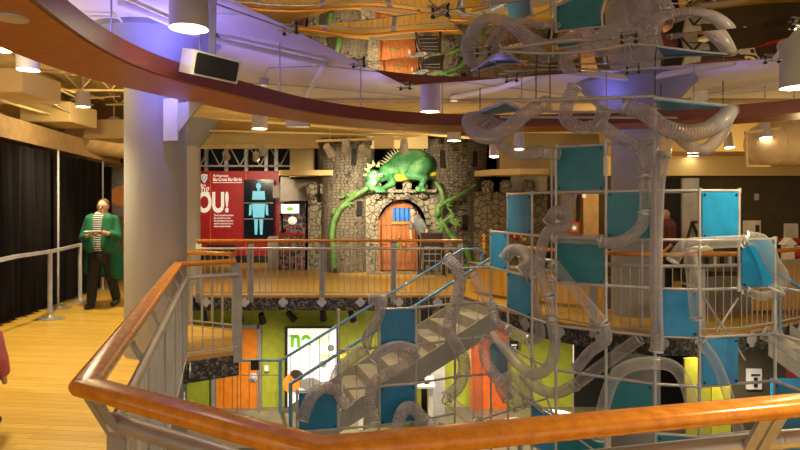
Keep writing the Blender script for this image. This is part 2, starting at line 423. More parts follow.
# bulkhead over the drape line, left
struct('trim_5',sweep([(-4.5,1.5,2.6),(-5.6,8.7,2.6),(-6.25,13.2,2.6),(-6.5,17,2.6)],[(-.35,0),(.0,0),(.0,.32),(-.35,.32)]),'tan','tan bulkhead running above the black drapes','bulkhead')
struct('trim_6',sweep([(-5.0,1.5,3.1),(-6.3,8.7,3.1),(-7.0,13.2,3.1)],[(-.9,-.3),(.0,-.3),(.0,.72),(-.9,.72)]),'cream','cream upper bulkhead over the walkway','bulkhead')
for k,(a,b,c,d,e) in enumerate([(-5.15,8.2,3.2,.85,.30),(-5.7,10.4,3.15,.8,.32),(-5.5,12.2,3.1,1.0,.36)]):
    struct('trim_%d'%(7+k),MB().box((a,b,c),(d,.9,e),0,.01),'cream',['cream boxed duct nearest the walkway cans','cream boxed duct in the middle of the walkway','cream boxed duct farthest along the walkway'][k],'duct box')
struct('wall_back_left',MB().box((-7.1,17.2,1.7),(2.3,.1,3.5)),'tan','tan wall at the end of the walkway')

# ring ------------------------------------------------------------
RIN=[(-1.75,2.2),(-1.95,3.25),(-2.07,4.2),(-2.02,4.95),(-1.80,5.6),(-1.50,6.25),(-1.12,6.97),(-.62,7.55),(0,8.0),(.65,8.22),(1.33,8.3),(2.0,8.25),(2.7,8.08),(3.35,7.85),(3.95,7.55),(4.6,7.08),(5.1,6.4),(5.4,5.5),(5.4,4.4),(5.0,3.3),(4.2,2.2),(3.0,1.3),(1.6,.9),(.2,.95),(-1.0,1.4)]
rin=catmull([(x,y,0) for x,y in RIN+[RIN[0]]],6)
if True:
    n=len(rin)-1; pts=rin[:n]; mb=MB(); rt=[]
    outp=[]
    for i in range(n):
        t=(pts[(i+1)%n]-pts[i-1]).normalized(); nn=Vector((-t.y,t.x,0))
        outp.append(pts[i]+nn*.64)
    for i in range(n):
        for q,z in ((pts[i],2.69),(outp[i],2.69),(outp[i],2.83),(pts[i],2.83)): mb.v.append(Vector((q.x,q.y,z)))
    for i in range(n):
        a=4*i; b=4*((i+1)%n)
        for j in range(4): mb.f.append((a+j,a+(j+1)%4,b+(j+1)%4,b+j))
    ring=mb.build('ceiling_ring','ringwood',None); tag(ring,'huge curved wooden ring hung below the ceiling around the opening','ceiling ring')
    mb=MB()
    for i in range(n):
        t=(pts[(i+1)%n]-pts[i-1]).normalized(); nn=Vector((-t.y,t.x,0))
        for a,z in ((-.004,2.695),(-.03,2.695),(-.03,2.845),(-.004,2.845)): mb.v.append(Vector((pts[i].x,pts[i].y,z))+nn*a)
    for i in range(n):
        a=4*i; b=4*((i+1)%n)
        for j in range(4): mb.f.append((a+j,a+(j+1)%4,b+(j+1)%4,b+j))
    fa=mb.build('fascia','ringface',ring)
    for i in range(0,n,9):
        c=(pts[i]+outp[i])/2; MB().cyl((c.x,c.y,2.83),(c.x,c.y,3.5),.008,seg=6).build('hanger_rod','steelpaint',ring)
    # round recessed lights in the ring
    for px,py in ((12,17),(400,127)):
        Y=620*1.09/(208-py); mb=MB().cyl((X(px,Y),Y,2.675),(X(px,Y),Y,2.689),.085,seg=24); mb.build('downlight_trim','plate',ring)

# mirror -----------------------------------------------------------
V1=Vector((.06,7.1,3.0)); U=Vector((.935,-.355,0)).normalized(); W=Vector((-.375,-.927,0)).normalized()
TW=1.22; seams=[]
names=['far left corner','far middle','far right corner']
rows=['at the far edge','in the second row','in the third row','in the nearest row']
for i in range(3):
    for j in range(4):
        mb=MB(); g=18; amp=[.009,.013,.011][(i+2*j)%3]
        for a in range(g+1):
            for b in range(g+1):
                u=a/g; v=b/g
                h=amp*(math.sin(math.pi*u)**1*math.sin(math.pi*v)**1)*(-1) + .0016*math.sin(7*u+3*i)*math.sin(6*v+2*j)
                p=V1+U*(TW*(i+.003+u*.994))+W*(TW*(j+.003+v*.994)); p.z=3.0+h; mb.v.append(p)
        nb=len(mb.v)
        for a in range(g+1):
            for b in range(g+1):
                p=mb.v[a*(g+1)+b].copy(); p.z=3.022; mb.v.append(p)
        for a in range(g):
            for b in range(g):
                q=a*(g+1)+b; mb.f.append((q,q+g+1,q+g+2,q+1)); mb.f.append((nb+q,nb+q+1,nb+q+g+2,nb+q+g+1))
        for k in range(g):
            for (q,r_) in ((k,k+1),(g*(g+1)+k,g*(g+1)+k+1),(k*(g+1),(k+1)*(g+1)),(k*(g+1)+g,(k+1)*(g+1)+g)): mb.f.append((q,r_,nb+r_,nb+q))
        o=mb.build('ceiling_mirror','mirror',None,smooth=True)
        tag(o,'square mirror ceiling panel, %s column, %s'%(['left','middle','right'][i],rows[j]),'mirror','mirror panels hung over the opening')
# clips at the seam crossings
kk=0
for i in range(4):
    for j in range(0,4):
        c=V1+U*TW*i+W*TW*j; c.z=2.975
        mb=MB()
        for a in (math.pi/4,-math.pi/4):
            d=(U*math.cos(a)+W*math.sin(a))*.10; mb.bar(c-d,c+d,.016,.01)
        t=thing('mirror_clip','steel cross clip under the mirror joint, column %s, row %s'%(['left edge','left seam','right seam','right edge'][i],['far','second','third','near'][j]),'clip',(c.x,c.y,3.0),'mirror clips')
        mb.build('cross_arms','steelpaint',t)
        for sgn in (-1,1):
            q=c+U*.055*sgn; b=MB().ball((q.x,q.y,2.962),(.018,.018,.014),12,8); b.cyl((q.x,q.y,2.965),(q.x,q.y,2.998),.01,seg=8); b.build('rubber_pad','black',t)
        MB().cyl((c.x,c.y,2.96),(c.x,c.y,3.5),.005,seg=6).build('hanger_rod','steelpaint',t)

# columns -----------------------------------------------------------
def column(name,x,y,r,cr,ch,z0,label):
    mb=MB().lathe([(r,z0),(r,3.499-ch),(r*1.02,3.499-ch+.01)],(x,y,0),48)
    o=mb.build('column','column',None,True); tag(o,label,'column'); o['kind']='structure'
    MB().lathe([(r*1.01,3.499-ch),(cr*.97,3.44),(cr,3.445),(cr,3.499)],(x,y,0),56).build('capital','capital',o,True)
    return o
c1=column('column',-2.70,6.86,.325,.70,.45,-3.5,'thick grey column beside the near walkway railing')
MB().box((X(172,6.5),6.47,Z(120,6.5)),(.17,.02,.44),-.25).build('access_plate','plate',c1)
MB().add([(-2.42,6.5,2.69),(-1.98,6.25,2.69),(-2.40,6.5,2.30),(-2.42,6.54,2.69),(-1.98,6.29,2.69),(-2.40,6.54,2.30)],[(0,1,2),(5,4,3),(0,3,4,1),(1,4,5,2),(2,5,3,0)]).build('gusset','column',c1)
c2=column('column',-4.47,13,.275,.69,.62,-.0,'grey column in front of the red wall')
c3=column('column',3.55,9.35,.35,.85,.6,-3.5,'grey column behind the climber tower')

# ---------------------------------------------------------------- railings
def polyfrac(path):
    out=[]; d=0
    for a,b in zip(path,path[1:]): out.append((d,a,b)); d+=(b-a).length
    return out,d
def at_len(path,s):
    segs,tot=polyfrac(path); s=max(0,min(tot,s))
    for d,a,b in segs:
        L=(b-a).length
        if s<=d+L+1e-6: return a.lerp(b,(s-d)/L),(b-a).normalized()
    return path[-1],(path[-1]-path[-2]).normalized()
def quatre(mb,c,t,s=.07):
    """flat four-lobed plate, normal along the outward direction"""
    n=Vector((t.y,-t.x,0)); up=Vector((0,0,1))
    pts=[]
    for k in range(32):
        a=2*math.pi*k/32; r=s*(.78+.32*abs(math.cos(2*a))**.8)
        pts.append(t*math.cos(a)*r+up*math.sin(a)*r)
    o=len(mb.v)
    for e in (-.006,.006): mb.v += [Vector(c)+p+n*e for p in pts]
    mb.f.append(tuple(range(o,o+32))); mb.f.append(tuple(range(o+63,o+31,-1)))
    for k in range(32): a=o+k; b=o+(k+1)%32; mb.f.append((a,b,b+32,a+32))
def railing(label,path,side,post_at,nbal,wood=(.115,.055),bracket_step=.71,group=None,post_w=.055,hz=1.0,lean=.07,wmat='railwood',brk=True,pr=.024):
    """path: handrail centre line (xy); side: +1 if the opening lies to the right of travel"""
    path=[Vector((a,b,0)) for a,b in path]; segs,tot=polyfrac(path)
    base=path[0]
    t=thing('guard_railing',label,'railing',(base.x,base.y,0),group)
    up=lambda p,z:(p.x,p.y,z)
    sweep([up(p,hz) for p in path],rrect(wood[0],wood[1],wood[1]*.45)).build('handrail',wmat,t,True)
    off=lambda p,d,k:p+Vector((d.y,-d.x,0))*side*k
    # offset polyline for the steel rail
    def offpath(k):
        out=[]
        for i,p in enumerate(path):
            ta=(path[i]-path[i-1]).normalized() if i>0 else (path[1]-path[0]).normalized()
            tb=(path[i+1]-path[i]).normalized() if i<len(path)-1 else ta
            m=(ta+tb).normalized(); out.append(p+Vector((m.y,-m.x,0))*side*k/max(.4,m.dot(ta)))
        return out
    st=offpath(lean)
    mb=MB()
    for a,b in zip(st,st[1:]): mb.tube([up(a,hz-.14),up(b,hz-.14)],pr,12); 
    for a in st[1:-1]: mb.ball(up(a,hz-.14),pr*1.08,10,8)
    mb.build('steel_rail','steel',t,True)
    mb=MB()
    for a,b in zip(st,st[1:]): mb.bar(up(a,.06),up(b,.06),.03,.014)
    mb.build('bottom_rail','steel',t)
    for s in post_at:
        p,d=at_len(path,s); q=off(p,d,lean); mb=MB()
        for e in (-.022,.022):
            w=d*e
            mb.bar(Vector(up(q,-.12))+w,Vector(up(q,hz-.18))+w,.012,post_w,d); mb.bar(Vector(up(q,hz-.19))+w,Vector(up(p,hz-.03))+w,.012,post_w,d)
        mb.build('post','steelpaint',t)
    for k in range(nbal):
        s=tot*(k+.5)/nbal
        if min([abs(s-q) for q in post_at]+[9])<.03: continue
        p,d=at_len(path,s); q=off(p,d,lean)
        MB().tube([up(q,.06),up(q,hz-.14)],.0075,6,cap=False).build('baluster','steel',t,True)
    if brk:
        s=.2
        while s<tot-.1:
            p,d=at_len(path,s); q=off(p,d,max(.075,lean+.04)); mb=MB(); quatre(mb,(q.x,q.y,-.11),d,.095 if lean>.1 else .078); mb.build('floor_bracket','plate',t)
            s+=bracket_step
    return t
# near rail: along the walkway, and across in front of the camera
A=(-1.06,2.085); B=(-2.37,6.62); Q=(-.20,1.535); R=(1.22,1.89); R2=(3.3,2.28)
def L2(a,b): return math.hypot(a[0]-b[0],a[1]-b[1])
L1=L2(A,B)
C_=(-1.86,6.98)
railing('wooden-topped railing running along the walkway to the round column',[A,B,C_],1,[1.0,1.95,2.9,3.85,L1,L1+L2(B,C_)],48,wood=(.10,.052),brk=True,bracket_step=1.1,lean=.09)
railing('nearest wooden-topped railing in front of the viewer with an angled corner',[A,Q,R,R2],-1,[.04,L2(A,Q)+L2(Q,R)-.1,L2(A,Q)+L2(Q,R)+1.6],40,wood=(.098,.052),brk=False,lean=.09,pr=.030)
railing('short railing at the back of the jutting balcony',[(-2.16,8.08),(-2.93,8.46),(-3.3,9.5)],1,[.04,.85],11,lean=.06,brk=True,bracket_step=.5)
railing('far straight railing in front of the castle',[(-3.72,11.36),(1.14,11.36)],1,[.04,1.0,2.3,3.6,4.82],44,bracket_step=.70,lean=.07)
fr=[(1.9,9.4),(2.18,8.85),(2.6,8.36),(3.2,7.98),(3.8,8.02),(4.35,8.12),(4.96,8.46),(5.62,8.9),(6.7,9.65)]
railing('curved railing bulging out from the right gallery floor',fr,1,[.05,1.3,2.6,3.9,5.2],52,bracket_step=.62,lean=.12)

# ================================================================== STAIRS
sd=Vector((-1.4*.958/1.4,-.287,0)).normalized(); acr=Vector((-sd.y,sd.x,0))   # down-run and across (towards viewer)
if acr.y>0: acr=-acr
T0=Vector((1.13,11.22,0)); T1=T0+acr*1.42
st=thing('staircase','grey open staircase with blue handrails dropping from the far gallery','staircase',(1.1,10.5,0))
NR=10; rise=.18; run=.325
for k in range(NR):
    a=T0+sd*(run*k); z=-rise*(k+1)
    c=a+sd*run*.5+acr*.71; c.z=z-.025
    b=MB(); b.box((0,0,0),(run+.03,1.36,.05)); ang=math.atan2(sd.y,sd.x)
    b.xf(Matrix.Translation(c)@Matrix.Rotation(ang,4,'Z')); b.build('tread','stair',st)
    c2_=a+sd*.012+acr*.71; c2_.z=z+rise/2-.02
    b=MB(); b.box((0,0,0),(.02,1.36,rise-.03)); b.xf(Matrix.Translation(c2_)@Matrix.Rotation(ang,4,'Z')); b.build('riser','stringer',st)
end=sd*(run*NR)
for side,base in (('far',T0+acr*.0),('near',T1)):
    p=base.copy(); q=base+end; z1=-rise*NR
    mb=MB(); pr=[(p.x,p.y,.0),(q.x,q.y,z1+.02),(q.x,q.y,z1-.28),(p.x,p.y,-.36)]
    n=acr*.02
    vs=[Vector(v)-n for v in pr]+[Vector(v)+n for v in pr]
    mb.add(vs,[(0,1,2,3),(7,6,5,4),(0,4,5,1),(1,5,6,2),(2,6,7,3),(3,7,4,0)]); mb.build('stringer','stringer',st)
    # rail with post and balusters
    hp=[]
    top=base-sd*.12; 
    if side=='far': hp=[Vector((top.x+.22,top.y,.66)),Vector((top.x+.27,top.y,.80)),Vector((top.x+.16,top.y,.86)),Vector((base.x,base.y,.85))]
    else: hp=[Vector((base.x+.3,base.y+.1,.98)),Vector((base.x,base.y,.86))]
    e=base+end; hp.append(Vector((e.x,e.y,z1+.87)))
    if side=='far': hp+= [Vector((e.x-1.25,e.y+.02,z1+.87))]
    MB().tube(hp,.024,10).build('handrail','bluerail',st,True)
    for k in range(1,2*NR):
        a=base+sd*(run*k/2); zz=-rise*k/2
        if side=='far' or k%2==0: MB().tube([(a.x,a.y,zz-.05),(a.x,a.y,zz+.86)],.006,6).build('baluster','steel',st)
    MB().bar((e.x,e.y,z1-.2),(e.x,e.y,z1+.88),.05,.05).build('post','bluerail',st)
    if side=='far':
        for k in range(1,4): MB().tube([(e.x-.36*k,e.y+.02,z1),(e.x-.36*k,e.y+.02,z1+.87)],.008,6).build('baluster','steel',st)
        MB().bar((e.x-1.25,e.y+.02,z1+.62),(e.x,e.y+.02,z1+.62),.012,.012).build('mid_rail','steel',st)
        MB().box((e.x-.42,e.y-.03,z1+.80),(.13,.03,.16)).build('rail_sign','black',st)
e0=T0+end; e1=T1+end
land=[(e0.x+.04,e0.y+.1),(e1.x+.04,e1.y-.1),(e1.x-1.75,e1.y-.22),(e0.x-1.75,e0.y+.1)]
MB().poly(land,-rise*NR-.16,-rise*NR).build('landing','stair',st)
for q,px in ((land[2],0),(land[1],0)):
    MB().cyl((q[0]+.05,q[1]+.1,-3.5),(q[0]+.05,q[1]+.1,-.95 if q is land[2] else -1.96),.035).build('support_post','bluerail',st)
# second flight, to the right
s2=thing('staircase','second staircase at the right edge with a light blue handrail','staircase',(6.0,8.9,0))
a=Vector((4.95,8.2,.62)); b=Vector((6.4,7.35,-.95))
def plate(p,q,h,th,nm,m,par):
    p=Vector(p);q=Vector(q); d=(q-p); n=Vector((d.y,-d.x,0)).normalized()*th/2
    vs=[v+s_*n for s_ in(-1,1) for v in (p,q,q-Vector((0,0,h)),p-Vector((0,0,h)))]
    return MB().add(vs,[(0,1,2,3),(7,6,5,4),(0,4,5,1),(1,5,6,2),(2,6,7,3),(3,7,4,0)]).build(nm,m,par)
MB().tube([(4.55,8.18,.86),(4.85,8.15,.83),(6.6,7.4,-.55)],.026,10).build('handrail','bluerail',s2,True)
plate((4.75,8.0,.0),(6.7,7.2,-1.55),.30,.05,'stringer','stringer',s2); plate((5.4,8.6,.0),(7.3,7.9,-1.5),.30,.05,'stringer','stringer',s2)
for k in range(8):
    f=(k+.5)/8; c=Vector((4.75,8.0,0)).lerp(Vector((6.7,7.2,-1.55)),f)+Vector((.3,.33,0))
    m_=MB().box((0,0,0),(.28,.8,.04)); m_.xf(Matrix.Translation((c.x,c.y,-.194*(k+.9)))@Matrix.Rotation(-.4,4,'Z')); m_.build('tread','stair',s2)
for k in range(4):
    f=(k+.3)/4; c=Vector((4.8,8.1,.8)).lerp(Vector((6.6,7.4,-.55)),f)
    MB().tube([c,(c.x,c.y,c.z-.95)],.016,8).build('rail_post','bluerail',s2)

# ================================================================== CLIMBER
cl=thing('tube_climber','tall pipe-frame climber with teal panels and clear crawl hoses in the atrium','play structure',(2.6,7.0,-3.5))
PL={'K':(297,8.4),'l':(338.5,8.5),'m':(379,8.65),'n':(416,8.8),'a':(455,9.15),'b':(491,9.3),'c':(508,8.75),'d':(532,7.95),'e':(556,7.45),'f':(606,7.12),'g':(655,6.85),'h':(699.5,6.75),'i':(739,6.85),'j':(775,6.98),'k':(812,6.45)}
V={k:(X(px,Y),Y) for k,(px,Y) in PL.items()}
LV=[-3.5,-2.51,-1.97,-1.43,-.89,-.345,.185,.71,1.25,1.79,2.33,2.73]
# verticals: bottom level index, top level index
for k,(b0,b1) in {'K':(0,4),'l':(0,6),'m':(0,6),'n':(0,6),'a':(0,7),'b':(0,8),'c':(0,9),'d':(0,9),'e':(0,10),'f':(0,11),'g':(0,11),'h':(0,9),'i':(2,9),'j':(0,8),'k':(0,6)}.items():
    x,y=V[k]; r=.0175; zb=LV[b0]; zt=LV[b1]
    if k=='i': zb=LV[7]
    mb=MB().tube([(x,y,zb),(x,y,zt)],r,10)
    for z in LV[1:]:
        if zb<=z<=zt+.01: mb.tube([(x,y,z-.03),(x,y,z+.03)],.024,10)
    mb.build('frame_pipe','galv',cl,True)
HS=[('K','l',4),('K','l',3),('l','m',4),('m','n',4),('n','a',4),('a','b',4),('l','m',5),('m','n',5),('n','a',5),('a','b',5),('m','n',6),('n','a',6),('K','l',2),('m','n',3),('l','m',3),('n','a',3),
('a','b',7),('b','c',7),('c','d',7),('d','e',7),('e','f',7),('f','g',7),('g','h',7),('h','j',7),('j','k',7),
('a','b',6),('b','c',6),('c','d',6),('d','e',6),('e','f',6),('f','g',6),('g','h',6),('h','j',6),('j','k',6),
('b','c',5),('c','d',5),('d','e',5),('e','f',5),('f','g',5),('g','h',5),('h','j',5),('j','k',5),
('b','c',4),('c','d',4),('d','e',4),('e','f',4),('f','g',4),('g','h',4),('h','j',4),('j','k',4),
('b','c',8),('c','d',8),('d','e',8),('e','f',8),('f','g',8),('g','h',8),('h','i',8),('i','j',8),
('c','d',9),('d','e',9),('e','f',9),('f','g',9),('g','h',9),('h','i',9),('e','f',10),('f','g',10),('d','e',3),('e','f',3),('f','g',3),('g','h',3)]
for a,b,l in HS:
    MB().tube([(*V[a],LV[l]),(*V[b],LV[l])],.017,10).build('frame_pipe','galv',cl,True)
# depth members: return frames behind the tower front
back={}
for k in 'efgh':
    x,y=V[k]; bx,by=x*1.0+.1,y+.62; back[k]=(bx,by)
for a in 'efgh':
    for l in ((7,9) if a in 'eh' else (10,8)):
        if a=='h' and l==10: continue
        MB().tube([(*V[a],LV[l]),(*back[a],LV[l])],.014,8).build('brace_pipe','galv',cl,True)
for a,b in ('ef','fg','gh'):
    for l in (9,):
        MB().tube([(*back[a],LV[l]),(*back[b],LV[l])],.014,8).build('brace_pipe','galv',cl,True)
for k in 'eg': MB().tube([(*back[k],LV[6]),(*back[k],LV[10])],.014,8).build('brace_pipe','galv',cl,True)
for p,q in (((548,398,8.0),(480,420,8.6)),((528,345,7.9),(560,435,7.6)),((520,395,8.0),(600,455,7.0)),((745,360,6.9),(700,292,6.8)),((738,298,6.9),(716,332,6.9))):
    MB().tube([P(*p),P(*q)],.012,8).build('brace_pipe','galv',cl,True)
# panels
PN=[('b','c',7,'blue'),('c','d',8,'midblue'),('c','d',6,'midblue'),('e','f',9,'teal'),('f','g',8,'teal'),('e','f',7,'teal'),('g','h',6,'blue'),('h','i',8,'blue'),('i','j',7,'blue'),('h','i',5,'blue'),('f','g',4,'teal'),
('b','c',4,'midblue'),('j','k',4,'blue'),('m','n',5,'midblue'),('m','n',3,'midblue'),('K','l',3,'midblue'),('d','e',3,'blue'),('g','h',3,'teal'),('e','f',3,'teal')]
for a,b,l,m in PN:
    p=Vector((*V[a],0)); q=Vector((*V[b],0)); d=(q-p); L=d.length; t=d/L
    if a=='h' and l==5: pass
    ang=math.atan2(t.y,t.x); c=(p+q)/2+Vector((t.y,-t.x,0))*.012; H=LV[l+1]-LV[l]; c.z=LV[l]+H/2
    pn=MB().box((0,0,0),(L-.045,.010,H-.035),0,.003).xf(Matrix.Translation(c)@Matrix.Rotation(ang,4,'Z')).build('panel',m,cl)
    for u in(-1,1):
        for w_ in(-1,1): 
            cc=c+t*u*(L/2-.05)+Vector((0,0,w_*(H/2-.045))); nn=Vector((t.y,-t.x,0)); MB().cyl(cc+nn*.004,cc+nn*.016,.013,seg=8).build('corner_bolt','black',pn)
# top deck: hanging triangle decks and long pipes just under the mirror
def deck(ps,m='teal'):
    mb=MB().poly([(p.x,p.y) for p in ps],2.70,2.712)
    for k in range(len(ps)):
        a=ps[k].copy(); b=ps[(k+1)%len(ps)].copy(); a.z=b.z=2.725; mb2=MB().tube([a,b],.016,8); mb2.build('deck_pipe','galv',cl,True)
    return mb.build('deck_panel',m,cl)
def PZ(px,py,z): Y=F*(CAMZ-z)/(py-HY); return Vector((X(px,Y),Y,z))
deck([PZ(472,114,2.73),PZ(505,101,2.73),PZ(521,109,2.73)])
deck([PZ(654,97,2.73),PZ(727,105,2.73),PZ(662,108,2.73)],'blue')
for p,q in (((502,101),(655,96)),((521,109),(556,112)),((556,112),(606,112)),((606,112),(662,108)),((500,117),(700,118))):
    MB().tube([PZ(*p,2.73),PZ(*q,2.73)],.0155,8).build('deck_pipe','galv',cl,True)
for px,py in ((480,111),(536,101),(550,100),(655,97),(661,107),(723,105)):
    p=PZ(px,py,2.73); MB().tube([p,(p.x,p.y,2.995)],.006,6).build('hanging_cable','black',cl)
# hoses ----------------------------------------------------------
def hose(pts,r=.105,ridge=True,m=None,ends=True,seg=14):
    r*=.78
    c=[P(*p) for p in pts]; c=catmull(c,14) if len(c)>2 else [c[0].lerp(c[1],i/10) for i in range(11)]
    if ridge:
        c=resample(c,.0165); rs=[r*(1.0 if i%2 else .915) for i in range(len(c))]
    else: c=resample(c,.05); rs=[r]*len(c)
    if (c[-1]-c[-2]).length<.004: c.pop(-2); rs.pop()
    o=MB().tube(c,rs,seg,cap=False).build('crawl_hose' if ridge else 'clear_tube',m or ('hose' if ridge else 'clear'),cl,True)
    o.data.polygons.foreach_set('use_smooth',[True]*len(o.data.polygons))
    if ends:
        for i,j in ((0,1),(len(c)-1,len(c)-2)):
            d=(c[j]-c[i]).normalized(); MB().tube([c[i],c[i]+d*.022],r*1.09,seg,cap=False).build('hose_collar','galv',o,True)
    return o
hose([(546,103,6.7),(527,113,6.6),(508,128,6.5),(490,137,6.6),(474,132,6.8),(469,120,7.1),(482,119,7.3),(500,128,7.3)],.105)
hose([(487,125,7.3),(497,139,7.2),(509,150,7.1),(524,154,7.1),(541,152,7.2)],.10)
hose([(541,152,7.2),(557,154,7.3)],.095,False)
hose([(547,104,6.7),(625,106,6.5)],.10,False)
hose([(625,106,6.5),(645,113,6.4),(662,126,6.3),(686,133,6.3),(708,129,6.4),(724,118,6.6),(730,111,6.9)],.115)
hose([(730,112,6.9),(722,132,6.9),(706,149,6.8),(692,147,6.8),(676,134,6.7),(668,132,6.7)],.09)
hose([(667,133,6.7),(664,155,6.65)],.085,False)
hose([(664,155,6.65),(659,180,6.6),(657,215,6.6),(656,260,6.6),(656,300,6.6),(657,340,6.65),(656,352,6.65)],.088)
hose([(575,86,7.0),(568,100,7.0),(566,118,7.0),(580,128,7.0),(598,124,6.9),(604,110,6.8)],.10)
hose([(597,122,6.9),(612,133,6.9),(630,143,6.9),(642,160,6.8),(645,176,6.8)],.10)
hose([(645,176,6.8),(645,213,6.7)],.075,False)
hose([(645,213,6.7),(641,226,6.7),(628,238,6.7),(612,243,6.75),(600,241,6.8)],.088)
hose([(600,240,6.85),(552,238,7.1)],.07,False)
hose([(574,160,7.5),(573,185,7.5),(567,205,7.5),(556,222,7.5)],.10)
hose([(548,222,7.5),(556,211,7.4),(568,217,7.4),(562,228,7.4),(549,231,7.3),(541,250,7.2),(540,272,7.2),(549,296,7.1)],.088)
hose([(549,296,7.1),(551,318,7.1)],.078,False)
hose([(551,318,7.1),(555,345,7.1),(549,366,7.15),(535,374,7.3),(520,366,7.5),(508,352,7.8),(494,336,8.2)],.088)
hose([(552,262,7.15),(575,290,7.1),(603,323,7.0)],.085,False)
hose([(603,323,7.0),(606,340,7.0),(590,352,7.1),(575,370,7.2)],.085)
hose([(640,338,7.0),(575,385,7.4)],.09,False)
hose([(575,385,7.4),(556,393,7.6),(538,388,7.8),(524,374,8.0)],.092)
hose([(473,275,9.0),(493,308,8.8)],.10,False)
hose([(493,308,8.8),(496,322,8.7),(508,330,8.6)],.10)
hose([(508,330,8.6),(530,340,8.3)],.10,False)
hose([(530,340,8.3),(540,336,8.2),(538,320,8.2),(534,300,8.1),(530,270,8.05)],.09)
hose([(505,258,8.7),(512,250,8.6),(524,252,8.4),(530,262,8.2),(520,272,8.2)],.11)
hose([(446,258,9.2),(456,268,9.1),(460,285,9.05),(454,308,9.0),(448,328,8.95),(456,345,8.9),(464,362,8.9),(460,384,8.85),(446,398,8.8)],.12)
hose([(446,398,8.8),(476,424,8.4)],.105,False)
hose([(477,335,9.0),(478,420,9.0)],.10,False)
hose([(490,335,8.7),(484,350,8.7),(492,372,8.5),(512,392,8.3),(520,410,8.2)],.11)
hose([(370,300,8.75),(382,300,8.7),(378,318,8.6),(368,335,8.6),(366,349,8.6)],.10)
hose([(366,349,8.5),(350,360,8.5),(337,375,8.4),(338,392,8.35),(348,408,8.3)],.11)
hose([(342,390,8.35),(322,388,8.3),(310,400,8.2),(302,420,8.15)],.11)
hose([(416,352,8.75),(404,366,8.7),(386,374,8.6),(374,384,8.5),(370,402,8.4),(374,424,8.3)],.11)
hose([(372,362,8.5),(380,352,8.55),(398,346,8.6),(416,350,8.7)],.10)
hose([(440,430,8.6),(424,420,8.6),(412,408,8.6),(402,412,8.5),(396,432,8.4)],.12)
hose([(597,440,6.5),(604,405,6.5),(614,378,6.5),(630,366,6.5),(652,363,6.5),(672,366,6.5),(684,380,6.5),(691,402,6.5),(690,425,6.5)],.085,False)
hose([(700,340,6.6),(720,372,6.6),(745,450,6.6)],.07,False)
hose([(690,250,6.6),(694,290,6.55),(697,320,6.55)],.085,False)
hose([(745,290,6.6),(760,296,6.6),(782,293,6.6)],.06,False,'net')
hose([(672,262,6.6),(684,246,6.6),(705,243,6.6),(745,241,6.6)],.085,False)
hose([(745,238,6.75),(762,242,6.7),(772,262,6.65),(782,280,6.6),(776,292,6.6)],.105,False,'net')
hose([(763,332,6.9),(778,340,6.8),(795,352,6.6),(812,362,6.5)],.10,False)
hose([(508,400,8.1),(500,385,8.1),(512,376,8.1),(524,388,8.0),(530,405,8.0)],.095)

# ================================================================== LEFT: drapes, walkway
def drape(a,b,n,label,amp=.045):
    a=Vector((*a,0)); b=Vector((*b,0)); d=(b-a); L=d.length; t=d/L; nn=Vector((t.y,-t.x,0)); mb=MB(); K=int(L/.035)
    for z,s in ((.03,1.25),(1.2,1.0),(2.5,.8)):
        for i in range(K+1):
            p=a+t*(L*i/K)+nn*(amp*s*math.sin(i*.95)+.02*math.sin(i*.31+z)); mb.v.append(Vector((p.x,p.y,z)))
    m=K+1
    for z,s in ((.03,1.25),(1.2,1.0),(2.5,.8)):
        for i in range(K+1): mb.v.append(mb.v[len(mb.v)-3*m]-nn*.012)
    for r_ in range(2):
        for i in range(K):
            q=r_*m+i; mb.f.append((q,q+1,q+1+m,q+m)); q+=3*m; mb.f.append((q+m,q+1+m,q+1,q))
    for i in range(K):
        mb.f.append((i,i+3*m,i+1+3*m,i+1)); q=2*m+i; mb.f.append((q,q+1,q+1+3*m,q+3*m))
    o=mb.build('drape','curtain',None,True,fix=True); tag(o,label,'curtain','black drapes along the walkway'); return o
D0=(-4.75,2.6); D1=(-5.12,5.6); D2=(-5.62,9.98); D3=(-5.95,12.2)
drape(D0,D1,8,'black pleated drape closest to the viewer, at the left photo edge')
drape((D1[0]-.01,D1[1]+.03),D2,8,'black pleated drape between the photo edge and the thin upright pole')
drape((D2[0]-.02,D2[1]+.06),D3,8,'black pleated drape behind the walking person')
def dpole(x,y,h,label):
    t=thing('drape_pole',label,'pole',(x,y,0),'uprights of the drape line')
    MB().cyl((x,y,.01),(x,y,h),.017,seg=10).build('upright','plate',t,True)
    MB().lathe([(.2,0.001),(.2,.008),(.05,.014),(.02,.05)],(x,y,0),28).build('base_plate','steel',t,True)
dpole(X(59,9.98)+.03,9.9,2.52,'thin upright pole between two black drapes, nearer of the two')
dpole(X(100,12.1)-.02,12.25,2.52,'thin upright pole at the end of the black drapes')
# stanchion posts with grey rail
pts=[(-4.2,5.0),(-5.0,8.1),(X(50,8.95),8.95),(X(80,10.6),10.6)]
sr=thing('barrier_rail','grey barrier rail on posts in front of the black drapes','barrier',(-5,9,0))
for (a,b) in zip(pts,pts[1:]): MB().bar((*a,.97),(*b,.97),.03,.05).build('rail','whitegrey',sr)
for k,(x,y) in enumerate(pts[2:]):
    MB().cyl((x,y,.01),(x,y,1.0),.032,seg=14).build('post','whitegrey',sr,True); MB().lathe([(.19,0.001),(.19,.012),(.05,.03),(.035,.06)],(x,y,0),28).build('post_base','steel',sr,True)
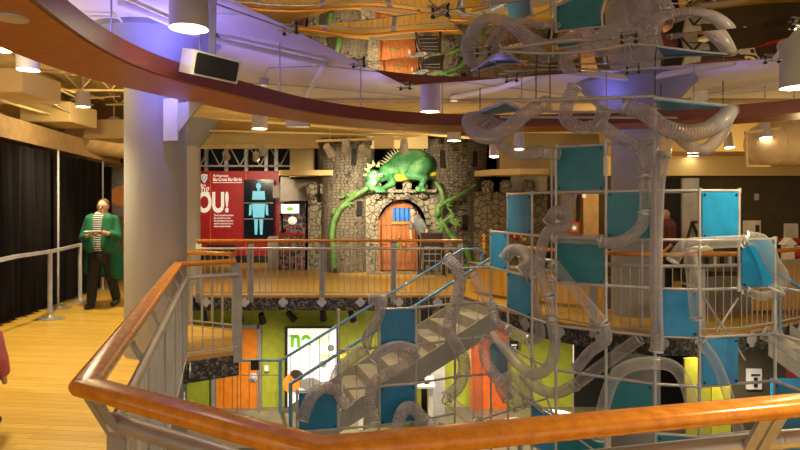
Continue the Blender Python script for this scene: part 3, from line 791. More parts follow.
# end of walkway: poster and duct
po=thing('wall_poster','white poster with an orange round dome shape at the walkway end','poster',(X(120,16.9),16.9,1.0))
MB().box((X(121,16.9),17.1,Z(190,16.9)),(.8,.04,1.45)).build('sheet','white',po)
MB().ball((X(121,16.9),17.07,Z(196,16.9)),(.42,.03,.28),24,10).build('orange_shape','inkorange',po,True)
MB().box((X(106,16.6),16.62,2.05),(.26,.06,1.3)).build('dark_frame','black',po)
d=MB(); c=catmull([(-6.25,12.0,3.02),(-5.9,13.2,2.98),(-5.5,14.3,2.95),(-5.35,15.2,2.90)],8); c=resample(c,.06); d.tube(c,[.33 if i%2 else .315 for i in range(len(c))],24)
tag(d.build('air_duct','duct',None,True),'round flexible duct over the far end of the walkway','duct')
tag(MB().box((X(118,13.5),13.5,Z(131,13.5)),(.9,.05,.06)).box((X(122,13.5),13.5,Z(147,13.5)),(.05,.05,.7)).build('black_conduit','black',None),'black angled support frame by the round duct','support')
# bar joists and pipes in the open ceiling at left
for k,(yy) in enumerate((7.2,8.6,10.0,11.4,12.8,14.2)):
    mb=MB().bar((-5.4,yy,3.76),(-3.7,yy,3.76),.05,.05).bar((-5.4,yy,3.5),(-3.7,yy,3.5),.03,.03)
    for i in range(7):
        x0=-5.4+i*.243; mb.bar((x0,yy,3.5 if i%2 else 3.76),(x0+.243,yy,3.76 if i%2 else 3.5),.016,.016)
    tag(mb.build('ceiling_joist','ceilopen',None),'cream bar joist over the walkway, %s from the viewer'%['first','second','third','fourth','fifth','sixth'][k],'joist','bar joists over the walkway')

# person helper ----------------------------------------------------
def hand(parts,w,d,up,s=1.0,curl=.6):
    """palm and five bent fingers from a wrist point w, pointing along d, palm normal up"""
    w=Vector(w); d=Vector(d).normalized(); up=Vector(up).normalized(); sd_=d.cross(up).normalized()
    parts.append(('c',w,w+d*.075*s,.024*s,.030*s))
    for i,(o,L) in enumerate(((-.03,.06),(-.010,.07),(.010,.066),(.028,.052))):
        k=w+d*.085*s+sd_*o*s; m=k+(d*.9-up*.25*curl)*L*.5*s; e=m+(d*.6-up*.8*curl)*L*.5*s
        parts += [('c',w+d*.05*s+sd_*o*s*.8,k,.013*s,.011*s),('c',k,m,.0105*s,.0095*s),('c',m,e,.0095*s,.008*s)]
    k=w+d*.03*s-sd_*.03*s; m=k+(d*.5-sd_*.6)*.04*s; e=m+(d*.8-sd_*.15-up*.2)*.035*s
    parts += [('c',k,m,.014*s,.012*s),('c',m,e,.012*s,.010*s)]
def head(parts,c,face,s=1.0):
    c=Vector(c); f=Vector(face).normalized(); r=Vector((f.y,-f.x,0)).normalized()
    parts += [('s',c,(.078*s,.092*s,.105*s)),('s',c+f*.025*s-Vector((0,0,.06*s)),(.056*s,.060*s,.062*s)),('c',c+f*.088*s+Vector((0,0,.01*s)),c+f*.105*s-Vector((0,0,.02*s)),.010*s,.014*s),
      ('s',c+r*.078*s-Vector((0,0,.01)),(.012*s,.02*s,.028*s)),('s',c-r*.078*s-Vector((0,0,.01)),(.012*s,.02*s,.028*s)),('c',c+f*.075*s-Vector((0,0,.057*s))-r*.02*s,c+f*.075*s-Vector((0,0,.057*s))+r*.02*s,.010*s,.010*s),
      ('c',c-Vector((0,0,.05*s)),c-Vector((0,0,.17*s))-f*.015*s,.052*s,.056*s)]
def facebits(par,c,face,s=1.0,glasses=False):
    c=Vector(c); f=Vector(face).normalized(); r=Vector((f.y,-f.x,0)).normalized()
    for k in(-1,1):
        e=c+f*.082*s+r*.030*s*k+Vector((0,0,.012*s)); MB().ball(e,.011*s,10,8).build('eye','eye',par); MB().ball(e+f*.007*s,.006*s,8,6).build('pupil','black',par)
        MB().tube([e+f*.012*s-r*.016*s+Vector((0,0,.018*s)),e+f*.014*s+r*.016*s+Vector((0,0,.018*s))],.004*s,6).build('eyebrow','hairbrown',par)
    if glasses:
        mb=MB()
        for k in(-1,1):
            e=c+f*.102*s+r*.031*s*k+Vector((0,0,.012*s)); mb.tube([e+(r*math.cos(a*.5236)*.024+Vector((0,0,1))*math.sin(a*.5236)*.017)*s for a in range(13)],.003*s,6)
            mb.tube([e+r*.024*s*k,c+r*.084*s*k+Vector((0,0,.01*s))],.003*s,6)
        mb.build('glasses','black',par)
    m=MB().tube([c+f*.082*s-r*.022*s-Vector((0,0,.052*s)),c+f*.088*s-Vector((0,0,.055*s)),c+f*.082*s+r*.022*s-Vector((0,0,.052*s))],.005*s,6); m.build('mouth','inkorange',par)

# walking person in the green coat ---------------------------------
gx=X(102,10.0); gy=10.0
p=thing('person','person in a long green open coat walking and holding papers beside the drapes','person',(gx,gy,0))
G=lambda x,y,z:Vector((gx+x,gy+y,z))
f=(.05,-1,0)
parts=[]; head(parts,G(.03,-.03,1.62),f,1.05)
parts += [('c',G(0,0,1.42),G(0,0,1.0),.15,.15),('c',G(-.15,0,1.40),G(.15,0,1.40),.07,.07),('c',G(0,0,1.0),G(0,.01,.9),.13,.13),
 ('c',G(-.09,0,.88),G(-.12,-.05,.5),.10,.07),('c',G(-.12,-.05,.5),G(-.13,-.08,.1),.06,.045),('c',G(-.13,-.08,.06),G(-.13,-.22,.04),.045,.035),
 ('c',G(.09,0,.88),G(.12,.06,.5),.10,.07),('c',G(.12,.06,.5),G(.15,.18,.12),.06,.045),('c',G(.15,.18,.09),G(.15,.06,.04),.045,.035),
 ('c',G(-.20,0,1.40),G(-.27,-.06,1.12),.055,.045),('c',G(-.27,-.06,1.12),G(-.08,-.26,1.17),.042,.03),('c',G(.20,0,1.40),G(.29,-.06,1.14),.055,.045),('c',G(.29,-.06,1.14),G(.14,-.26,1.22),.042,.03)]
hand(parts,G(-.08,-.26,1.17),(1,-.25,.15),(0,0,1)); hand(parts,G(.14,-.26,1.22),(-.8,-.35,.1),(0,0,1))
blob(parts,.0085,3).build('body','skin2',p,True)
facebits(p,G(.03,-.03,1.62),f,1.05,True)
blob([('s',G(.03,.005,1.66),(.086,.098,.094))],.01,2).build('hair','hairbrown',p,True)
blob([('c',G(-.09,0,.93),G(-.12,-.05,.5),.125,.088),('c',G(-.12,-.05,.5),G(-.13,-.08,.12),.085,.075),('c',G(.09,0,.93),G(.12,.06,.5),.125,.088),('c',G(.12,.06,.5),G(.15,.17,.15),.085,.075),('c',G(-.07,0,1.0),G(.07,0,1.0),.15,.15),('c',G(0,-.01,1.0),G(0,-.01,.84),.155,.15)],.015,3).build('trousers','darkcloth',p,True)
blob([('c',G(0,-.03,1.40),G(0,-.035,1.0),.152,.155)],.015,3).build('shirt','stripe',p,True)
blob([('c',G(-.13,-.06,1.40),G(-.125,-.07,1.0),.115,.135),('c',G(.13,-.06,1.40),G(.14,-.07,1.0),.115,.135),('c',G(-.14,.04,1.0),G(-.22,.05,.62),.10,.11),('c',G(.16,.03,1.0),G(.24,.06,.56),.11,.13),('c',G(0,.10,1.4),G(0,.14,.6),.13,.14),('c',G(.10,.10,.9),G(.14,.12,.58),.14,.15),
 ('c',G(-.20,0,1.41),G(-.27,-.06,1.12),.078,.07),('c',G(-.27,-.06,1.12),G(-.17,-.16,1.15),.068,.055),('c',G(.20,0,1.41),G(.29,-.06,1.14),.078,.07),('c',G(.29,-.06,1.14),G(.22,-.16,1.18),.068,.055)],.014,4).build('coat','greencoat',p,True)
for a,b in ((G(-.13,-.07,.05),G(-.13,-.23,.04)),(G(.15,.19,.08),G(.15,.05,.045))):
    blob([('c',a,b,.055,.042)],.01,2).build('shoe','shoe',p,True)
tag(MB().box(G(.03,-.35,1.235),(.24,.16,.008),.2).box(G(.05,-.355,1.245),(.2,.15,.006),-.1).build('paper_sheets','white',None),'loose white papers held by the person in the green coat','papers')
# child at the left edge
kx,ky=X(-20,4.5),4.5
p=thing('person','small child in a pink top and dark shoes cut off by the left photo edge','person',(kx,ky,0))
G=lambda x,y,z:Vector((kx+x,ky+y,z))
parts=[]; head(parts,G(0,0,.86),(-.3,1,0),.86)
parts += [('c',G(0,0,.68),G(0,0,.42),.095,.10),('c',G(-.06,0,.4),G(-.07,0,.06),.06,.035),('c',G(.06,0,.4),G(.07,0,.06),.06,.035),('c',G(.11,0,.66),G(.14,.02,.5),.035,.03),('c',G(.14,.02,.5),G(.135,.06,.38),.028,.022),('c',G(-.11,0,.66),G(-.14,.02,.5),.035,.03),('c',G(-.14,.02,.5),G(-.13,.06,.38),.028,.022)]
hand(parts,G(.135,.06,.38),(0,.2,-1),(0,1,0),.6); hand(parts,G(-.13,.06,.38),(0,.2,-1),(0,1,0),.6)
blob(parts,.008,2).build('body','skin',p,True); facebits(p,G(0,0,.86),(-.3,1,0),.86)
blob([('s',G(.01,-.025,.88),(.088,.094,.094)),('c',G(.01,-.05,.86),G(.02,-.06,.74),.07,.045)],.01,2).build('hair','hairbrown',p,True)
blob([('c',G(0,0,.70),G(0,0,.42),.108,.125),('c',G(.11,0,.68),G(.145,.02,.5),.05,.045),('c',G(.145,.02,.5),G(.138,.06,.40),.045,.04),('c',G(-.11,0,.68),G(-.145,.02,.5),.05,.045),('c',G(-.145,.02,.5),G(-.138,.06,.40),.045,.04)],.01,3).build('top','pink',p,True)
blob([('c',G(-.06,0,.42),G(-.07,0,.1),.075,.055),('c',G(.06,0,.42),G(.07,0,.1),.075,.055)],.01,3).build('trousers','darkcloth',p,True)
for k in(-1,1): blob([('c',G(.07*k,-.03,.04),G(.07*k,.08,.035),.04,.034)],.008,2).build('shoe','shoe',p,True)

# ================================================================== CASTLE
CY=15.5
cs=thing('castle_facade','grey stone castle facade with two towers and an arched doorway','play castle',(X(402,CY),CY,0))
cx=X(402,CY); hw=.60; zs=1.22
arch=[(cx-hw,.0),(cx-hw,zs)]+[(cx+hw*math.cos(math.radians(a)),zs+hw*math.sin(math.radians(a))) for a in range(168,11,-12)]+[(cx+hw,zs),(cx+hw,.0)]
xl=X(362,CY); xr=X(436,CY)
outer=[(xl,0)]+arch+[(xr,0),(xr,2.02),(xl,2.02)]
MB().vpoly(outer,CY,CY+.35).build('gate_wall','cstone',cs)
# raised arch stones
for k,a in enumerate(range(0,181,15)):
    ca,sa=math.cos(math.radians(a)),math.sin(math.radians(a)); c=(cx+(hw+.07)*ca,CY-.01,zs+(hw+.07)*sa)
    MB().box((0,0,0),(.15,.07,.155),0,.02).xf(Matrix.Translation(c)@Matrix.Rotation(-math.radians(a),4,'Y')).build('arch_stone','cstone',cs)
MB().bar((xl,CY-.09,2.02),(xr,CY-.09,2.02),.2,.07).build('ledge','cstone',cs)
for px in (377,391,407,423):
    x=X(px,CY); MB().box((x,CY-.12,2.12),(.22,.24,.26),0,.04).box((x,CY-.09,1.90),(.2,.2,.14),0,.04).build('merlon','cstone',cs)
def tower(px,r,zt,slits,label):
    x=X(px,CY+.3); y=CY+.35
    o=MB().lathe([(r,0),(r*.98,1.4),(r*1.0,2.2),(r*1.12,2.75),(r*1.15,zt)],(x,y,0),48).build('tower','tstone',cs,True)
    for a,z,h in slits:
        a=math.radians(a); rr=r*(1.11 if z>2.2 else 1.0); c=Vector((x+rr*math.sin(a),y-rr*math.cos(a),z))
        MB().box((0,0,0),(.13,.06,h)).xf(Matrix.Translation(c)@Matrix.Rotation(a,4,'Z')).build('arrow_slit','blackwall',o)
    for k in range(9):
        a=math.radians(-90+k*22.5); c=Vector((x+r*1.08*math.sin(a),y-r*1.08*math.cos(a),zt+.06)); MB().box((0,0,0),(.2,.14,.16),0,.02).xf(Matrix.Translation(c)@Matrix.Rotation(a,4,'Z')).build('tower_merlon','tstone',o)
tower(346,.64,3.18,[(20,2.85,.42),(35,1.6,.35)],'')
tower(457,.68,3.18,[(-32,2.8,.42),(30,2.8,.38),(12,1.25,.36)],'')
def cwall(px0,px1,Y,zt,mer,mz,nm='side_wall',m='cstone'):
    MB().box(((X(px0,Y)+X(px1,Y))/2,Y+.15,zt/2),(X(px1,Y)-X(px0,Y),.3,zt)).build(nm,m,cs)
    for px in mer:
        x=X(px,Y); MB().box((x,Y-.06,mz),(.26,.3,.36),0,.05).box((x,Y-.04,mz-.28),(.22,.2,.24),0,.05).build('merlon','cstone',cs)
cwall(474,547,15.2,2.0,(487,505,528),2.1)
cwall(308,328,15.75,1.75,(313,326),2.08)
tag(MB().box((X(296,17.1),17.2,1.15),(.9,.3,2.3)).build('stone_backdrop','tstone',None),'dim stone-pattern wall behind the swirly arcade machine','wall')
# round painted flowers on the right wall
fl=thing('flower_wreath','ring of little red and yellow flowers painted on the castle wall by the tower','wall decoration',(X(515,15.1),15.1,.8))
for k in range(16):
    px=507+k*1.2+random.uniform(-1,1); py=random.choice((236,239,242,245,248)); q=P(px,py,15.17)
    MB().ball(q,(.045,.02,.045),8,6).build('flower',['inkyellow','redwall','inkorange','white'][k%4],fl)
for k in range(5):
    q=P(484,236+k*4,15.17); MB().ball(q,(.05,.02,.05),8,6).build('flower',['inkorange','gold'][k%2],fl)
# door ------------------------------------------------------------
dr=thing('castle_door','orange wooden castle door standing ajar with barred blue window','door',(cx-hw+.02,CY+.24,0))
def dpt(u,z): return u,z
W_=.98
da=math.radians(6)
dm=[(0,.03),(W_,.03),(W_,1.52),(W_*.8,1.70),(W_*.6,1.78),(W_*.4,1.78),(W_*.2,1.62),(0,1.35)]
win=[(.34,1.27),(.80,1.27),(.80,1.60),(.34,1.60)]
Dm=Matrix.Translation((cx-hw+.03,CY+.20,0))@Matrix.Rotation(da,4,'Z')
MB().vpoly(dm,0,.05,[win]).xf(Dm).build('door_leaf','castledoor',dr)
MB().box((.57,.04,1.435),(.46,.01,.33)).xf(Dm).build('blue_pane','blueglow',dr)
for k in range(4): MB().cyl((.40+k*.115,.01,1.25),(.40+k*.115,.01,1.62),.012,seg=8).xf(Dm).build('window_bar','black',dr)
for z in (.25,.72,1.2): MB().box((W_/2,-.012,z),(W_*.96,.024,.07),0,.005).xf(Dm).build('door_batten','castledoor',dr)
for k in range(8): MB().box((W_*k/8+.06,-.004,.73),(.006,.012,1.3)).xf(Dm).build('plank_groove','black',dr)
MB().box((.57,-.03,1.22),(.52,.05,.035)).xf(Dm).build('window_sill','gold',dr)
for u,z in ((.56,.78),(.62,.66),(.50,.86),(.72,.55)): MB().ball((u,-.03,z),.032,10,8).xf(Dm).build('brass_stud','gold',dr)
MB().ball((.4,-.01,.65),(.12,.03,.09),12,8).xf(Dm).build('green_badge','vine',dr)
MB().box((cx-hw+.01,CY+.10,.66),(.08,.14,1.3)).build('door_jamb','castledoor',dr)
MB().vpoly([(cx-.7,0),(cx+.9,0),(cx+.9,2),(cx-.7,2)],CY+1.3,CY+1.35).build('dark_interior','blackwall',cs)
tag(MB().box((cx-.02,CY-.32,.012),(1.7,.5,.02),0,.005).build('door_mat','greypanel',None),'grey mat in front of the castle door','mat')
# man leaning out of the doorway
mx_,my_=X(426,15.3),15.35
p=thing('person','dark-haired person in a grey shirt leaning out of the castle doorway','person',(mx_,my_,0))
G=lambda x,y,z:Vector((mx_+x,my_+y,z)); parts=[]; hc=G(-.32,-.1,1.50); head(parts,hc,(-.7,-1,0),.95)
parts += [('c',G(-.26,-.03,1.32),G(.0,0,.92),.13,.13),('c',G(0,0,.92),G(.02,0,.84),.14,.14),('c',G(-.05,0,.82),G(-.10,-.05,.45),.08,.06),('c',G(-.10,-.05,.45),G(-.10,0,.08),.055,.04),('c',G(.07,0,.82),G(.06,-.04,.45),.08,.06),('c',G(.06,-.04,.45),G(.07,.03,.08),.055,.04),
 ('c',G(-.12,-.12,1.28),G(.02,-.17,1.05),.045,.04),('c',G(.02,-.17,1.05),G(-.03,-.2,.80),.038,.028),('c',G(-.34,.05,1.25),G(-.38,.05,1.0),.045,.035),('c',G(-.38,.05,1.0),G(-.36,-.05,.8),.035,.028)]
hand(parts,G(-.03,-.2,.80),(0,-.1,-1),(1,0,0),.9); hand(parts,G(-.36,-.05,.8),(0,-.1,-1),(1,0,0),.9)
blob(parts,.0095,2).build('body','skin2',p,True); facebits(p,hc,(-.7,-1,0),.95)
blob([('s',hc+Vector((.02,.02,.035)),(.082,.094,.092))],.01,2).build('hair','hairdark',p,True)
blob([('c',G(-.25,-.02,1.33),G(.0,0,.9),.145,.15),('c',G(-.12,-.12,1.28),G(-.02,-.16,1.1),.065,.055),('c',G(-.34,.05,1.27),G(-.37,.05,1.1),.06,.055)],.014,3).build('shirt','greycloth',p,True)
blob([('c',G(0,0,.92),G(.02,0,.84),.15,.155),('c',G(-.05,0,.82),G(-.10,-.05,.45),.1,.08),('c',G(-.10,-.05,.45),G(-.10,0,.1),.075,.065),('c',G(.07,0,.82),G(.06,-.04,.45),.1,.08),('c',G(.06,-.04,.45),G(.07,.03,.1),.075,.065)],.014,3).build('trousers','greypanel',p,True)
for a in (-.10,.07): blob([('c',G(a,.02,.05),G(a-.02,-.14,.04),.05,.038)],.01,2).build('shoe','shoe',p,True)
# dragon ------------------------------------------------------------
dy=CY+.06
dg_=thing('dragon','big green cartoon dragon sprawled on top of the castle gate','dragon',(X(405,dy),dy,2.25))
D=lambda px,py,oy=0:P(px,py,dy+oy)
R45=Matrix.Rotation(math.radians(-12),3,'Y')
parts=[('s',D(410,166,.1),(.62,.40,.42),R45),('s',D(422,168,.05),(.42,.38,.36)),('s',D(392,172,0),(.34,.32,.26)),
 ('c',D(390,172,-.05),D(379,177,-.15),.17,.15),
 # head and snout
 ('s',D(374,177,-.22),(.20,.20,.19)),('c',D(374,181,-.30),D(369,184,-.42),.13,.09),('s',D(376,189,-.34),(.19,.15,.07)),
 # forelegs
 ('c',D(391,174,-.2),D(393,183,-.35),.11,.08),('c',D(393,183,-.35),D(382,189,-.36),.075,.06),('s',D(380,190,-.38),(.12,.09,.05)),
 # hind leg
 ('s',D(421,167,-.3),(.34,.17,.24),Matrix.Rotation(math.radians(-25),3,'Y')),('c',D(408,175,-.3),D(425,178,-.36),.10,.09),('c',D(425,178,-.36),D(421,187,-.38),.09,.06),('s',D(419,188,-.42),(.10,.12,.05)),
 # tail
 ('c',D(432,172,.05),D(438,180,.0),.16,.08)]
for dx in(-4,-1,2,5): parts.append(('c',D(420+dx*.5,187,-.42),D(420+dx,191,-.5),.035,.025))
for dx in(-4,-1,2,5): parts.append(('c',D(381+dx*.5,189,-.42),D(380+dx,192,-.5),.035,.025))
blob(parts,.02,4).build('body','dragon',dg_,True)
blob([('s',D(399,178,-.22),(.20,.14,.10)),('s',D(406,177,-.2),(.2,.14,.09))],.015,3).build('belly','belly',dg_,True)
blob([('s',D(432,174,-.14),(.14,.1,.07))],.015,3).build('tail_base','belly',dg_,True)
blob([('s',D(373,182,-.44),(.10,.06,.10)),('s',D(371,176,-.38),(.05,.04,.05))],.012,3).build('pale_face','dragonface',dg_,True)
for px,py in ((374.5,173.5),(381,175)):
    e=MB().ball(D(px,py,-.39),.05,14,10).build('eye','eye',dg_,True); MB().ball(D(px-.2,py+.6,-.462),.022,8,6).build('pupil','black',e,True)
for a,b in (((369,171),(364,168)),((370,168),(367,163)),((374,166),(373,160)),((378,167),(379,161)),((367,175),(363,175)),((372,167),(369,164))):
    MB().tube([D(*a,-.24),D(*b,-.26)],[.055,.008],8).build('crest_spike','spike',dg_,True)
pr=catmull([D(380,166,.0),D(386,160,.0),(D(394,152,.02)),D(404,147.5,.05),D(414,147,.05),D(424,150,.05),D(431,157,.05),D(436,166,.05)],6)
pr=resample(pr,.075)
for k in range(1,len(pr)-1):
    a=pr[k]; n=(a-D(408,172,.05)).normalized(); MB().tube([a-n*.06,a+n*.10],[.03,.004],6).build('back_spike','plate' if k%2 else 'spike',dg_,True)
for px,py,qx,qy in ((383,183,389,187),(430,183,425,176)): pass
# vines -------------------------------------------------------------
def vine(name,label,curves,leaves):
    base=P(*curves[0][0][0]); t=thing('vine',label,'vine',(base.x,base.y,0))
    for pts_,r0,r1 in curves:
        c=resample(catmull([P(*q) for q in pts_],10),.04); n=len(c); MB().tube(c,[r0+(r1-r0)*i/n for i in range(n)],12).build('stem','vine',t,True)
    for px,py,Y,s,an in leaves:
        c=P(px,py,Y)
        for k in range(3):
            a=an+(k-1)*.8; d=Vector((math.cos(a),-.15,math.sin(a)))
            L=MB(); L.ball((0,0,0),(s*.55,.012,s*.2),12,8); L.xf(Matrix.Translation(c+d*s*.5)@Matrix.Rotation(-a,4,'Y')); L.build('leaf','vine',t,True)
vine('v','thick green vine curving up the castle to the dragon chin',[([(334,268,15.0),(333,250,15.05),(332,232,15.1),(337,214,15.15),(349,200,15.2),(360,193,15.2),(370,186,15.2)],.085,.06)],[(352,197,15.15,.16,1.9),(348,202,15.15,.14,-1.2),(344,197,15.1,.12,2.4),(335,212,15.1,.1,2.8)])
vine('v','tangled green vines on the castle wall right of the door',[([(474,276,14.95),(470,262,15),(466,250,15),(458,243,15),(450,234,15.02),(442,222,15.05),(438,210,15.1),(443,200,15.1),(441,190,15.1),(436,182,15.2)],.08,.05),([(438,207,15.0),(450,200,15.0),(463,193,14.95),(476,184,14.9)],.07,.025),([(443,222,15.05),(452,214,15.05),(446,204,15.1),(450,195,15.2)],.05,.02)],
 [(443,226,14.95,.2,3.5),(450,221,14.95,.2,.2),(455,222,14.95,.17,-.6),(438,216,14.95,.16,2.2),(470,268,14.9,.18,1.9),(476,264,14.9,.16,.8),(447,206,14.95,.13,.9)])
# easel board
e=thing('easel_board','dark A-frame chalkboard easel beside the castle door','easel',(X(432,14.6),14.6,0))
for dx in(-.25,.25):
    MB().bar((X(432,14.6)+dx*1.25,14.45,0),(X(432,14.6)+dx*.9,14.6,1.0),.04,.03).build('leg','inkdark',e); MB().bar((X(432,14.6)+dx*1.2,14.85,0),(X(432,14.6)+dx*.9,14.62,.95),.04,.03).build('leg','inkdark',e)
bd=MB().box((X(432,14.6),14.55,.62),(.45,.03,.72)).build('board','black',e)
for k in range(4): MB().box((X(432,14.6),14.53,.36+k*.16),(.40,.012,.018)).build('rack_bar','steelpaint',bd)
MB().box((X(432,14.6),14.55,1.0),(.56,.05,.05)).build('top_bar','inkdark',e)
# tan canopies -------------------------------------------------------
tag(sweep([(X(478,14.2),14.9,2.36),(X(492,14.2),14.3,2.36),(X(520,14.0),14.0,2.36),(X(550,14.0),14.05,2.36),(X(566,14.2),14.4,2.36)],[(-.4,0),(0,0),(0,.13),(-.4,.13)]).build('curved_canopy','cream',None),'curved cream canopy right of the castle tower','canopy')
tag(sweep([(X(279,15.2),15.2,2.40),(X(333,15.2),15.2,2.40)],[(-.4,0),(0,0),(0,.13),(-.4,.13)]).build('curved_canopy','cream',None),'cream canopy left of the castle tower','canopy')
tag(MB().box((X(303,16.4),16.4,2.86),(.64,.3,1.0)).build('ceiling_bulkhead','cream',None),'cream square bulkhead above the left canopy','bulkhead')
tag(MB().box((X(305,16.2),16.3,2.1),(1.3,.1,.62)).build('painted_backdrop','greypanel',None),'pale grey backdrop under the left canopy','backdrop')
tag(MB().box((X(529,15.7),15.75,2.25),(X(541,15.7)-X(505,15.7),.1,.72)).build('painted_backdrop','white',None),'pale sky painted backdrop under the right canopy','backdrop')

# ================================================================== RED WALL
RY=18.2
rw=thing('exhibit_wall','bright red exhibit wall with big white lettering','exhibit wall',(X(240,RY),RY,0))
x0=X(150,RY); x1=X(279,RY); zt=Z(171,RY)
MB().box(((x0+x1)/2,RY+.1,zt/2+.1),(x1-x0,.2,zt-.2)).build('wall_panel','redwall',rw)
MB().box(((x0+x1)/2,RY-.02,.1),(x1-x0,.1,.2)).build('plinth','black',rw)
for px in (210.5,246): MB().box((X(px,RY),RY-.004,zt/2+.1),(.02,.012,zt-.3)).build('panel_seam','orangewall',rw)
for px in(206,226,246,266,276): MB().box((X(px,RY+.2),RY+.25,zt+.3),(.10,.08,.9)).build('frame_upright','steelpaint',rw)
fy=RY-.012
text('YOU!',.80,(X(229.5,RY),fy,Z(211.5,RY)),'letter','headline',rw,.028,.006,'RIGHT',sx=.66)
text('Amazing',.33,(X(209.5,RY),fy,Z(192.3,RY)),'letter','headline',rw,.003,.004,'RIGHT',sx=.8)
text('the',.15,(X(206,RY),fy,Z(187,RY)),'letter','headline',rw,.004,.004,'RIGHT')
text('Arkansas',.125,(X(213,RY),fy,Z(177,RY)),'letter','headline',rw,.001,.004)
text('BlueCross BlueShield',.14,(X(213,RY),fy,Z(181,RY)),'letter','headline',rw,.004,.004,sx=.70)
MB().box((X(227.5,RY),fy,Z(182.6,RY)),(.86,.01,.018)).build('underline','letter',rw)
for k,l in enumerate(('There is no machine anywhere','that works like your body.','See what happens inside, then','watch it run and learn how to','keep it strong and healthy.')):
    text(l,.075,(X(214,RY),fy,Z(216+k*2.75,RY)),'letter','small_print',rw,.0015,.003,sx=.62)
sh=[(-.085,.11),(0,.13),(.085,.11),(.085,-.02),(0,-.14),(-.085,-.02)]
lx,lz=X(204.5,RY),Z(178.5,RY)
lg=MB().vpoly([(lx+a,lz+b) for a,b in sh],fy-.01,fy).build('shield_emblem','letter',rw)
MB().vpoly([(lx+a*.75,lz+b*.75) for a,b in sh],fy-.016,fy-.011).build('shield_field','inkblue',lg)
MB().cyl((lx,fy-.018,lz-.05),(lx,fy-.018,lz+.04),.014,seg=8).ball((lx,fy-.018,lz+.055),.02,8,6).build('shield_figure','letter',lg)
# display
ds=thing('display_screen','tall dark display showing a glowing blue body in three parts','screen',(X(258,RY),RY,0))
cxs=X(258.5,17.9)
sc=MB().box((cxs,18.065,Z(209,17.9)),(.86,.27,1.70),0,.01).build('screen_case','screen',ds)
for z_ in (Z(203,17.9),Z(219,17.9)): MB().box((cxs,17.925,z_),(.84,.012,.015)).build('screen_seam','steelpaint',sc)
yy=17.922
def fig(parts_): MB2=MB(); [MB2.vpoly(q,yy-.006,yy) for q in parts_]; return MB2
def ell(cx_,cz_,a,b): return [(cx_+a*math.cos(t*.3927),cz_+b*math.sin(t*.3927)) for t in range(16)]
zh=Z(190,17.9)
fig([ell(cxs,zh+.12,.075,.09),[(cxs-.035,zh+.06),(cxs+.035,zh+.06),(cxs+.04,zh-.02),(cxs-.04,zh-.02)],[(cxs-.17,zh-.03),(cxs+.17,zh-.03),(cxs+.19,zh-.28),(cxs-.19,zh-.28)]]).build('glowing_figure','figureglow',sc)
zh=Z(210,17.9)
fig([[(cxs-.19,zh+.18),(cxs+.19,zh+.18),(cxs+.16,zh-.22),(cxs-.16,zh-.22)],[(cxs-.27,zh+.15),(cxs-.2,zh+.16),(cxs-.21,zh-.14),(cxs-.28,zh-.16)],[(cxs+.27,zh+.15),(cxs+.2,zh+.16),(cxs+.21,zh-.14),(cxs+.28,zh-.16)]]).build('glowing_figure','figureglow',sc)
zh=Z(227,17.9)
fig([[(cxs-.13,zh+.22),(cxs-.02,zh+.22),(cxs-.04,zh-.22),(cxs-.11,zh-.22)],[(cxs+.13,zh+.22),(cxs+.02,zh+.22),(cxs+.04,zh-.22),(cxs+.11,zh-.22)]]).build('glowing_figure','figureglow',sc)
# kiosk
kk_=thing('arcade_kiosk','upright machine with swirly red and black side and lit sign','arcade machine',(X(293,16.3),16.3,0))
kx0=X(293,16.2)
side_=[(0,0),(.75,0),(.75,1.72),(.15,1.72),(.12,1.42),(.30,1.15),(.05,.95),(0,.9)]
for sx_ in (-.33,.33):
    m_=MB().poly(side_,-.012,.012); m_.v=[Vector((kx0+sx_+v.z,16.0+v.x,v.y)) for v in m_.v]; m_.build('side_panel','kiosk',kk_)
MB().box((kx0,16.05,.45),(.62,.06,.9)).build('front_panel','kiosk',kk_)
MB().box((kx0+.1,16.02,.6),(.5,.05,1.0)).build('swirl_panel','kiosk',kk_)
MB().box((kx0-.06,16.12,1.58),(.46,.06,.24)).build('lit_sign','lightbox',kk_)
MB().ball((kx0-.06,16.085,1.58),(.09,.01,.05),12,8).build('sign_mark','inkgreen',kk_)
MB().box((kx0+.03,16.3,1.25),(.60,.05,.40)).build('picture','kiosk',kk_)
MB().ball((kx0-.02,16.24,1.27),(.12,.03,.11),14,8).build('pale_picture','letter',kk_)
MB().box((kx0,16.1,.93),(.62,.30,.05)).build('control_deck','redwall',kk_)
MB().box((kx0,16.62,.9),(.64,.06,1.72)).build('back_panel','black',kk_)
tag(MB().box((X(277,16.6),16.6,.42),(.42,.42,.84),0,.02).build('litter_bin','steelpaint',None),'grey metal bin beside the swirly arcade machine','bin')
tag(MB().box((X(278.5,17.6),17.55,Z(192,17.6)),(.26,.25,.34),0,.02).build('wall_speaker','greypanel',None),'small grey speaker box on the red wall end','speaker')
for k,(px,w_) in enumerate(((212,.25),(222,.3),(230,.28))):
    tag(MB().box((X(px,17.5),17.5,.28),(w_,.25,.56),0,.02).build('storage_box','black',None),'low black box by the red wall, %s from the left'%['first','second','third'][k],'box','black boxes along the red wall')

